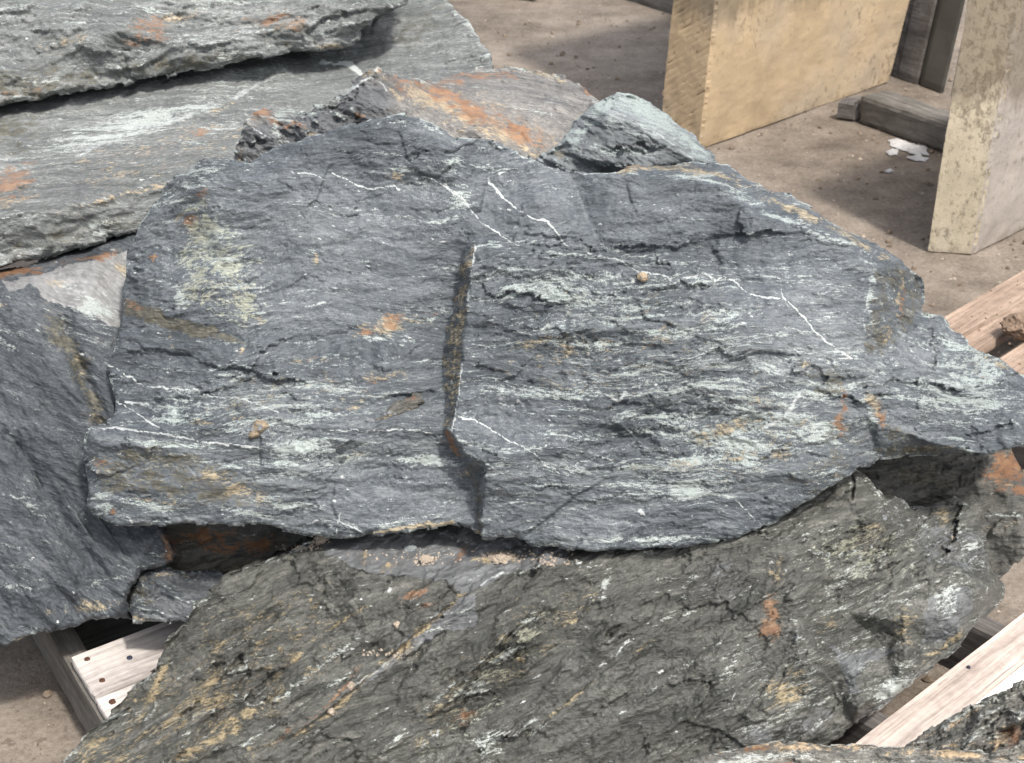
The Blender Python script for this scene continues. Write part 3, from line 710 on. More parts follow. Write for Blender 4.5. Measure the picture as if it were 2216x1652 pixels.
# ---- rust streaked boulder and the little pale one on its right
rock('boulder', 'rust-streaked boulder with a broken dark crest, behind the big grey boulder', 'boulder', M_rust,
  [(505,352),(509,338),(518,306),(526,265),(536,248),(551,235),(576,233),(608,247),(637,252),(644,236),(666,239),(673,229),(691,227),(706,220),(738,203),(763,181),(792,162),(806,152),(817,146),(839,158),(871,167),(911,176),(947,176),(957,165),(983,155),(1033,152),(1048,146),(1098,146),(1134,150),(1192,157),(1220,162),(1256,184),(1285,203),(1310,222),(1345,270),(1320,390),(1200,420),(1000,400),(800,380),(600,400),(505,400)],
  [(490,410,2.56),(512,335,2.57),(530,260,2.60),(556,238,2.64),(600,236,2.72),(600,262,2.61),(640,262,2.62),(700,232,2.64),(760,190,2.65),(817,150,2.66),(560,290,2.575),(640,300,2.585),(760,245,2.60),(850,215,2.62),(840,240,2.60),(760,300,2.57),(560,350,2.55),(700,400,2.55),(1000,410,2.58),(870,170,2.72),(940,180,2.80),(960,165,2.90),(1050,146,2.98),(1190,158,2.93),(1260,186,2.86),(1300,215,2.80),(960,245,2.68),(1060,300,2.62),(1160,350,2.585),(1100,200,2.79),(1200,240,2.72),(1260,290,2.66),(1330,400,2.62),(1340,260,2.72)],
  creases=[[(556,238,2.64),(600,262,2.61),(640,262,2.62),(700,232,2.64),(760,190,2.65),(817,150,2.66)],[(817,150,2.66),(850,215,2.62)],[(940,180,2.80),(1100,200,2.79),(1200,240,2.72),(1260,290,2.66)]], fol=28, step=2.8, seed=4, thick=.45, back=(0,1,-.55), plate=.004, plate_n=4, chip=.014, chipn=.6, und=.008, jitter=5,
  cols=[('grey',640,280,150,34,-12,1.4),('grey',780,230,70,60,-30,1.3),('grey',560,310,50,40,0,1.2),('rust',560,248,40,14,5,1.0),('rust',600,262,60,10,10,.9),('tan',522,330,6,30,12,.9),('rust',1000,230,210,28,27,.85),('tan',1050,260,230,60,27,.42),('rust',1150,300,60,30,40,.7),('rust',940,210,120,30,22,.5),('rust',1110,280,70,14,40,1.),('rust',900,180,70,10,10,.9),('rust',1030,165,120,12,-3,.7),('rust',1260,185,60,8,35,1.0),('tan',980,240,220,28,27,.75),('tan',1120,300,80,14,45,.9),('tan',1190,165,60,10,10,.8),('tan',1090,320,90,16,30,.6),('tan',870,210,60,10,30,.7),('rust',980,170,60,14,-8,.8),('tan',1225,340,40,8,-20,.7),('vein',[(731,210),(763,190),(800,168),(815,150)],6,.7),('vein',[(800,165),(830,185),(840,200)],4,.5),('pale',690,240,50,8,-25,.6),('vein',[(525,272),(560,285),(585,300),(620,318)],2.2,.9),('vein',[(560,300),(610,305),(640,312)],4,.6),('pale',600,270,14,30,10,.7),('rust',775,250,14,8,0,.6),('tan',680,295,25,6,-10,.8),('pale',640,330,90,8,-12,.5)],
  feats=[('groove',[(776,230),(772,270),(770,320)],4,.015),('step',[(530,268),(610,275),(700,255),(780,225)],.012,20),('step',[(540,310),(640,318),(720,290)],.012,18),('rough',1050,250,240,70,20,.5),('rough',680,270,150,60,-20,2.2),('groove',[(640,252),(700,240),(800,205)],5,.01)])
rock('small_boulder', 'small dark boulder with a pale green upper edge, in front of the yellow block', 'boulder', M_edge,
  [(1160,352),(1172,336),(1206,317),(1227,288),(1238,266),(1271,238),(1299,216),(1321,205),(1337,199),(1368,205),(1386,214),(1415,230),(1443,245),(1458,257),(1483,277),(1501,290),(1523,313),(1544,338),(1550,356),(1540,400),(1400,420),(1250,420),(1180,390)],
  [(1150,360,2.57),(1220,300,2.575),(1290,222,2.62),(1337,198,2.68),(1415,229,2.69),(1500,290,2.66),(1550,352,2.60),(1321,246,2.585),(1368,264,2.575),(1411,286,2.565),(1451,316,2.555),(1490,345,2.56),(1545,410,2.6),(1400,430,2.6),(1170,410,2.57),(1290,320,2.545),(1300,280,2.57),(1260,345,2.53),(1400,360,2.53)],
  creases=[[(1290,222,2.62),(1321,246,2.585),(1368,264,2.575),(1411,286,2.565),(1451,316,2.555),(1490,345,2.545)],[(1300,280,2.57),(1260,345,2.53)]], fol=24, step=2.6, seed=5, thick=.22, back=(0,1,-.6), plate=.005, und=.006, chip=.014, chipn=.6,
  cols=[('grey',1320,310,90,60,10,1.4),('grey',1420,330,70,24,20,1.3),('grey',1260,330,50,30,0,.9),('pale',1400,240,140,26,34,1.0),('pale',1310,225,50,14,-35,.9),('pale',1480,300,80,18,40,.9),('vein',[(1325,240),(1368,260),(1415,285),(1460,316),(1500,346)],5,.45),('pale',1250,300,16,50,40,.6),('tan',1220,335,30,10,-25,.6),('olive',1230,330,60,20,-30,.5),('pale',1330,330,90,20,0,.3)],
  feats=[('groove',[(1166,345),(1200,332),(1225,315)],4,.012)])
# ---- boulders of the left flank
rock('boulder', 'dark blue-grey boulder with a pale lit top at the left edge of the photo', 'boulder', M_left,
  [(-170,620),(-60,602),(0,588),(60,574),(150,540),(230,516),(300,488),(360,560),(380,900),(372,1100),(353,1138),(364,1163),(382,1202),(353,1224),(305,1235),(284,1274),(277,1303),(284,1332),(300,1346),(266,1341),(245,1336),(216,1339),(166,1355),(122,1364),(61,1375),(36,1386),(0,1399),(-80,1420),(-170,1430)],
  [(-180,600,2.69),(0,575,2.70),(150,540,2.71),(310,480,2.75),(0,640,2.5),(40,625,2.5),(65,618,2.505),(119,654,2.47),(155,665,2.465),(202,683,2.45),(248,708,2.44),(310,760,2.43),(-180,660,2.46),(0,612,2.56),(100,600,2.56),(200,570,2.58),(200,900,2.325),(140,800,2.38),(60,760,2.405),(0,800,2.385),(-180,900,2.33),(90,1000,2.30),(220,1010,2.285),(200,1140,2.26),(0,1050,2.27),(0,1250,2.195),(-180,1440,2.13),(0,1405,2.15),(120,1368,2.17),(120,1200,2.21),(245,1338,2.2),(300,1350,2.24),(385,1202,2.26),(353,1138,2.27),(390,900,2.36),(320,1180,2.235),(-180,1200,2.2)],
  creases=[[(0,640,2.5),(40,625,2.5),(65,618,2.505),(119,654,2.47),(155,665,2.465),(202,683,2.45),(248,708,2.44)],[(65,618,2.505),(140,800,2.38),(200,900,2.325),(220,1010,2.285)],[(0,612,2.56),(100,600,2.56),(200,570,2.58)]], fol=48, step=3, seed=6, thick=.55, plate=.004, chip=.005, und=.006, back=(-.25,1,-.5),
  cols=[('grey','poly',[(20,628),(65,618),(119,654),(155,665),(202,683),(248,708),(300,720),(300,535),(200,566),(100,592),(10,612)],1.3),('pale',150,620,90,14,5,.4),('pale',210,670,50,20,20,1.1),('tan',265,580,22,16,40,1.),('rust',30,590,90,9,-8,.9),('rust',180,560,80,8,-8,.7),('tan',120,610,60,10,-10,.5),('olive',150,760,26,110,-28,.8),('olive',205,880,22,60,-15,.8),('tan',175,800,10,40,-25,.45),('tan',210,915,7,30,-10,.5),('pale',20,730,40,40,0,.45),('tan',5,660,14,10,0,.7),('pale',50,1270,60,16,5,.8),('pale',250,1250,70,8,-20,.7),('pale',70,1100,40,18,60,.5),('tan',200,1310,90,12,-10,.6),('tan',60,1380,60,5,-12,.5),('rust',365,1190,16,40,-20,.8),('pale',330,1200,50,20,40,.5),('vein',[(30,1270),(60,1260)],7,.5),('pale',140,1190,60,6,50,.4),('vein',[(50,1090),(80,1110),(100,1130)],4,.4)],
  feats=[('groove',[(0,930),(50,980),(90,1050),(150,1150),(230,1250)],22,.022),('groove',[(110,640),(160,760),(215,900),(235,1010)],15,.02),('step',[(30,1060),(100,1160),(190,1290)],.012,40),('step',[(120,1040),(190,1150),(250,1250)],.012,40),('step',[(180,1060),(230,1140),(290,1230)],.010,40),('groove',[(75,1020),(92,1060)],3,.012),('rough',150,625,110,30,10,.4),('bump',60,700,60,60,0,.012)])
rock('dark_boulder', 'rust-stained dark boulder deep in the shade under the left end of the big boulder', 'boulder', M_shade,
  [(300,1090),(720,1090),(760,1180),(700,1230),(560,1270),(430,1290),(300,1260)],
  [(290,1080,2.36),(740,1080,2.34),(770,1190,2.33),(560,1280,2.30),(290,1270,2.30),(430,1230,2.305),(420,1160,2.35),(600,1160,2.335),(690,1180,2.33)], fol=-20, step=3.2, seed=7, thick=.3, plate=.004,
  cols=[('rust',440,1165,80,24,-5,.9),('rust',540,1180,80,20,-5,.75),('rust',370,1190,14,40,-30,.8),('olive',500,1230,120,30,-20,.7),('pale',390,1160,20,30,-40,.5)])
rock('small_boulder', 'small dark chunk of slate wedged above the lower left pallet', 'boulder', M_left,
  [(277,1303),(281,1274),(300,1231),(330,1226),(400,1234),(480,1236),(530,1250),(500,1300),(440,1350),(396,1345),(353,1348),(317,1347),(286,1345)],
  [(270,1300,2.24),(300,1230,2.27),(400,1232,2.29),(540,1245,2.27),(480,1300,2.2),(430,1360,2.17),(350,1352,2.175),(285,1350,2.18),(320,1290,2.20),(352,1262,2.225),(345,1330,2.18),(400,1290,2.205)],
  creases=[[(300,1230,2.27),(352,1262,2.225),(345,1330,2.18)]], fol=20, step=2.6, seed=8, thick=.22, plate=.006,
  cols=[('olive',310,1270,30,40,0,.5),('tan',300,1340,30,6,0,.7),('pale',400,1290,50,4,30,.5),('tan',370,1245,60,5,5,.4)], feats=[('rough',315,1280,30,50,0,2)])
# ---- boulder in the shade at the right
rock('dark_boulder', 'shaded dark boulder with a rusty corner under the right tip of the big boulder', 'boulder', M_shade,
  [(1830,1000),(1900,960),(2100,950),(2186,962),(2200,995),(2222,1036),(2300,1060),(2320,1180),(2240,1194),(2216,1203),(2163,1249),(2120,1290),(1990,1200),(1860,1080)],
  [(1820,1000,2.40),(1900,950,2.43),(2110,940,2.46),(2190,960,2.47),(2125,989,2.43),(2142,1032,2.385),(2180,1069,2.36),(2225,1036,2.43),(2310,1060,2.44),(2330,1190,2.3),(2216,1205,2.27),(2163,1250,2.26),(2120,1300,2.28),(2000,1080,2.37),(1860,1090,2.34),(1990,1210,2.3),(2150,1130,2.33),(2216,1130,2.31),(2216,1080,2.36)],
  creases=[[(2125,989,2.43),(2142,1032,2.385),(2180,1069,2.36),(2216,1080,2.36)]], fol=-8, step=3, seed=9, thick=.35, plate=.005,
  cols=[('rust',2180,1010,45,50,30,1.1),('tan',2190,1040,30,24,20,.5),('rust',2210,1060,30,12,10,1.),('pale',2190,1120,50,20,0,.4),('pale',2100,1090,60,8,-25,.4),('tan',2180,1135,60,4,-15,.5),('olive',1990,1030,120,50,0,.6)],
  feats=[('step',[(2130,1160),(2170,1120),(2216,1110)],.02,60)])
#@@MAIN@@
# ---- the olive boulder underneath
rock('boulder', 'large olive-brown boulder with tan pockets, carrying the big grey boulder', 'boulder', M_low,
  [(100,1720),(133,1651),(176,1613),(180,1598),(220,1562),(230,1559),(245,1537),(274,1501),(310,1472),(342,1447),(349,1418),(360,1390),(382,1364),(403,1343),(418,1314),(446,1282),(472,1264),(482,1249),(515,1235),(569,1220),(619,1195),(659,1177),(677,1172),(697,1161),(720,1156),(800,1130),(1030,1110),(1250,1130),(1500,1130),(1700,1080),(1800,1010),(1835,1000),(1854,1012),(1880,1028),(1902,1062),(1919,1088),(1936,1067),(1959,1088),(1977,1105),(2009,1101),(2030,1086),(2067,1073),(2080,1084),(2095,1095),(2142,1097),(2151,1112),(2140,1148),(2146,1178),(2159,1202),(2162,1238),(2170,1274),(2167,1296),(2138,1328),(2116,1346),(2102,1368),(2084,1393),(2052,1422),(1994,1465),(1958,1490),(1904,1533),(1850,1569),(1821,1591),(1800,1605),(1700,1690),(1600,1730),(100,1740)],
  [(60,1750,1.84),(133,1655,1.935),(250,1535,2.05),(345,1440,2.11),(405,1340,2.15),(480,1250,2.175),(570,1220,2.19),(677,1172,2.22),(850,1120,2.27),(1030,1100,2.29),(1300,1110,2.28),(1500,1120,2.27),(1700,1070,2.27),(1840,1000,2.30),
   (690,1195,2.175),(774,1237,2.13),(846,1248,2.125),(961,1258,2.115),(997,1290,2.10),(1087,1248,2.125),(1166,1230,2.135),(1227,1215,2.145),(1393,1195,2.15),(1600,1165,2.155),
   (300,1650,1.925),(620,1570,1.985),(800,1420,2.06),(880,1590,1.985),(1141,1330,2.085),(1300,1500,2.02),(900,1750,1.92),(1300,1750,1.92),(1600,1750,1.93),(1500,1400,2.06),(1600,1250,2.12),
   (1850,1080,2.23),(1900,1130,2.20),(1960,1180,2.185),(2010,1235,2.17),(2110,1262,2.16),(2125,1275,2.16),(1902,1062,2.28),(1977,1105,2.30),(2067,1073,2.36),(2142,1097,2.37),(2165,1240,2.29),(2172,1280,2.25),(2120,1346,2.17),
   (1700,1200,2.125),(1720,1330,2.07),(1690,1420,2.04),(1830,1440,2.06),(1960,1350,2.085),(2050,1330,2.12),(2085,1392,2.12),(1994,1466,2.09),(1850,1570,2.04),(1800,1606,2.02),(1850,1480,2.04),(1640,1620,1.965),(1980,1290,2.13),(2052,1210,2.22),(1760,1250,2.118),(1830,1320,2.128),(1780,1385,2.09),(1900,1385,2.115),(1930,1250,2.14),(1860,1530,2.02),(1960,1420,2.065),(1940,1475,2.06),(2000,1380,2.115),(1760,1420,2.025),(1700,1560,1.985),(1800,1500,2.055),(1740,1540,2.005),(1560,1500,2.0),(1450,1560,2.0),(1350,1350,2.06),(1560,1330,2.088),(1460,1270,2.118)],
  creases=[[(690,1195,2.175),(774,1237,2.13),(846,1248,2.125),(961,1258,2.115),(997,1290,2.10),(1087,1248,2.125),(1166,1230,2.135),(1227,1215,2.145),(1393,1195,2.15),(1600,1165,2.155)],[(1850,1080,2.23),(1900,1130,2.20),(1960,1180,2.185),(2010,1235,2.17),(2110,1262,2.16)],[(1700,1200,2.125),(1720,1330,2.07),(1690,1420,2.04)]],
  fol=-36, step=2.7, seed=10, thick=.45, crack=.0022, plate=.004, plate_n=5.5, und=.007, chip=.020, back=(0,1,-.25), fine=.0012,
  cols=[('grey','poly',[(690,1165),(1030,1140),(1240,1180),(1220,1212),(1090,1245),(1000,1287),(960,1255),(846,1246),(774,1235),(709,1197)],1.1),('pale',900,1195,200,16,-3,.4),('tan',1075,1207,60,9,-3,1.1),('pale',640,1190,60,5,-28,.8),('vein',[(575,1217),(620,1193),(670,1172),(700,1163)],5,.5),('tan',788,1200,14,22,0,.8),('tan',835,1232,24,10,-10,.8),('rust',1000,1195,8,40,32,.7),('rust',890,1285,50,12,-15,.6),('rust',920,1310,30,8,-20,.6),
   ('vein',1270,1222,50,14,5,.9),('vein',[(1040,1268),(1070,1248),(1090,1240)],6,.6),('grey','poly',[(1000,1290),(1030,1283),(1028,1358),(955,1368),(900,1402),(820,1462),(770,1495),(720,1530),(800,1455),(890,1375)],1.1),('pale',960,1350,60,14,-38,.4),
   ('tan',[(1005,1285),(940,1340),(860,1410),(790,1470),(720,1540),(640,1590)],10,.85),('vein',[(860,1415),(800,1465),(770,1480)],7,.5),('rust',[(780,1440),(745,1490),(690,1545),(640,1585)],8,.6),('tan',870,1410,40,14,-30,.8),
   ('tan',[(1141,1328),(1070,1420),(990,1500),(930,1560)],34,.45),('pale',[(1150,1350),(1080,1430),(1010,1500)],26,.55),('vein',1100,1370,20,26,30,.6),('vein',1030,1495,14,16,20,.75),('vein',940,1590,40,20,-35,.75),('rust',1010,1550,26,14,-30,1.),('tan',1230,1320,60,40,-40,.5),('tan',1125,1430,10,16,0,1.),('tan',960,1570,90,30,-35,.5),
   ('pale',1060,1610,30,40,20,.9),('pale',1160,1580,50,14,-15,.8),('vein',1275,1350,12,16,0,.6),('pale',1310,1270,14,60,18,.7),('pale',1300,1380,50,26,40,.4),('vein',[(1330,1420),(1360,1385)],3,.7),('pale',1480,1320,50,20,30,.6),('pale',1440,1250,60,30,40,.4),('pale',1490,1270,12,40,30,.6),
   ('rust',1667,1335,20,50,8,1.05),('rust',1680,1370,14,30,10,.8),('tan',1690,1230,18,30,10,.5),('vein',1720,1370,26,36,20,.75),('vein',1880,1190,70,30,-5,.62),('tan',1870,1180,80,40,-10,.6),('tan',1890,1140,26,16,0,.6),('pale',1790,1290,120,50,-40,.3),('vein',1840,1250,40,20,0,.5),('tan',1790,1350,40,14,-30,.6),('grey','poly',[(1795,1392),(1832,1424),(1900,1402),(1940,1406),(1872,1440),(1852,1470),(1858,1502),(1836,1495),(1818,1440)],1.1),('grey','poly',[(1990,1150),(2070,1130),(2130,1160),(2150,1240),(2060,1225),(2000,1215)],.45),('grey',1560,1250,60,60,-40,.4),('grey','poly',[(2010,1290),(2060,1270),(2110,1275),(2100,1330),(2050,1390),(1990,1400),(2000,1340)],.6),('grey',1900,1545,90,22,-38,.9),('grey',1640,1610,60,40,-20,.8),('grey',1750,1570,90,30,-20,.6),
   ('tan',1700,1500,60,50,-40,.55),('pale',1580,1450,30,50,20,.4),('vein',[(1580,1525),(1590,1500)],4,.8),('vein',1600,1440,20,6,-40,.5),('pale',1940,1480,60,30,-35,.8),('tan',1960,1370,30,50,10,.6),('pale',2050,1300,30,60,20,.7),('tan',2040,1400,70,10,-38,.8),('pale',1900,1540,80,14,-40,.7),('tan',1730,1460,20,10,0,.7),
   ('tan',640,1420,30,16,-35,.9),('tan',560,1450,40,14,-40,.8),('tan',700,1410,26,10,-40,.6),('tan',450,1480,50,20,-50,.9),('tan',335,1490,14,90,25,.95),('tan',370,1560,60,16,-35,.7),('tan',500,1560,70,20,-25,.7),('tan',430,1620,80,16,-30,.8),('tan',600,1500,50,14,-40,.6),('tan',200,1620,50,30,-45,1.1),('tan',300,1600,60,14,-50,.6),('tan',690,1290,16,40,25,.6),('tan',640,1290,14,36,25,.4),('vein',690,1290,22,20,20,.55),('vein',700,1320,10,8,0,.8),('tan',540,1350,60,30,-40,.4),('tan',430,1400,60,40,-40,.35),('tan',250,1650,60,16,-30,.7),('tan',560,1620,60,18,-30,.5),('pale',720,1600,50,10,10,.7),('rust',620,1590,30,6,-40,.6),('tan',355,1400,6,14,0,1.),
   ('tan',450,1500,330,150,-35,.36),('tan',300,1560,160,120,-40,.3),('tan',1080,1440,240,60,-42,.40),('vein',1080,1440,200,46,-42,.22),('vein',1850,1210,190,90,0,.26),('pale',[(1060,1640),(1200,1520),(1380,1380),(1480,1310)],7,.55),('tan',[(1130,1600),(1280,1480),(1420,1380)],5,.5),('pale',[(620,1500),(760,1390),(900,1290)],6,.5),('tan',[(420,1560),(560,1460),(700,1370),(800,1310)],6,.6),('tan',[(300,1640),(430,1540),(560,1440)],7,.6),('pale',[(520,1620),(660,1520),(780,1440)],5,.5),('pale',[(1250,1620),(1400,1500),(1560,1390),(1680,1310)],6,.5),('pale',[(820,1640),(960,1500),(1100,1380),(1180,1300)],8,.5),('lichen',1860,1200,150,70,0,.5),('lichen',1090,1430,220,40,-42,.42),('lichen',1000,1560,120,40,-35,.42),('pale',1750,1450,260,160,-30,.26),('vein',1760,1420,200,150,-30,.16),('rust',500,1480,300,160,-35,.12),('vein',1250,1450,260,200,-30,.10),('vein',2060,1165,16,5,20,.8),('tan',2040,1110,30,20,50,.5),('pale',2100,1180,60,30,60,.5),('pale',2000,1150,20,60,-30,.45)],
  feats=[('step',[(330,1560),(450,1470),(560,1380),(600,1340)],.012,40),('step',[(380,1640),(520,1530),(680,1400),(760,1330)],.014,45),('step',[(250,1640),(330,1580),(400,1540)],.010,30),('step',[(500,1650),(640,1540),(760,1450)],.012,40),('step',[(430,1430),(520,1360),(620,1270)],.010,35),('step',[(1100,1640),(1250,1500),(1400,1380)],.008,60),('step',[(709,1195),(774,1235),(846,1246),(911,1249),(965,1256),(988,1289)],-.008,20),('step',[(990,1295),(930,1345),(860,1405),(790,1470),(700,1545),(610,1610)],.02,60),('step',[(1150,1320),(1060,1420),(990,1510),(890,1580)],.02,60),('groove',[(310,1640),(350,1540),(420,1440)],10,.01),('step',[(1590,1560),(1650,1500),(1700,1420)],.006,50),('step',[(1750,1430),(1800,1470),(1830,1540)],.007,30),('step',[(1640,1640),(1560,1580),(1480,1560),(1420,1600)],.006,40),('step',[(780,1660),(760,1600),(690,1590),(620,1640)],.007,40),('groove',[(1842,1020),(1848,1050),(1842,1085)],3,.02),('bump',1880,1540,90,30,-40,.02),('bump',1960,1480,50,30,-30,.016),('bump',1740,1290,30,80,20,.012),('step',[(1880,1030),(1905,1070),(1925,1095)],.03,14),('rough',450,1500,200,120,-30,1.8),('rough',1080,1450,140,50,-42,2.2),('rough',1880,1190,110,50,0,1.8),('rough',900,1200,200,24,0,.5),('rough',1250,1500,120,100,-40,.7)])
# ---- the big grey boulder
cA = [(1029,514,2.39),(1000,539,2.395),(994,594,2.388),(980,648,2.38),(964,721,2.36),(957,794,2.315),(962,854,2.265),(959,890,2.24),(962,927,2.21)]
cB = [(1029,514,2.385),(1023,585,2.333),(1010,680,2.298),(1000,753,2.267),(1000,794,2.250),(989,863,2.212),(982,904,2.190),(973,931,2.182)]
cC = [(962,927,2.215),(964,950,2.212),(994,990,2.205),(1000,1031,2.198),(1028,1054,2.192),(1030,1104,2.18),(1035,1168,2.165)]
cD = [(973,931,2.182),(991,968,2.155),(1023,988,2.15),(1051,995,2.147),(1051,1050,2.143),(1044,1118,2.14),(1041,1168,2.14)]
cR = [(1330,377,2.43),(1500,385,2.43),(1560,412,2.42),(1640,468,2.40),(1760,500,2.385),(1830,520,2.375),(1885,590,2.35),(1890,660,2.325),(1855,760,2.285)]
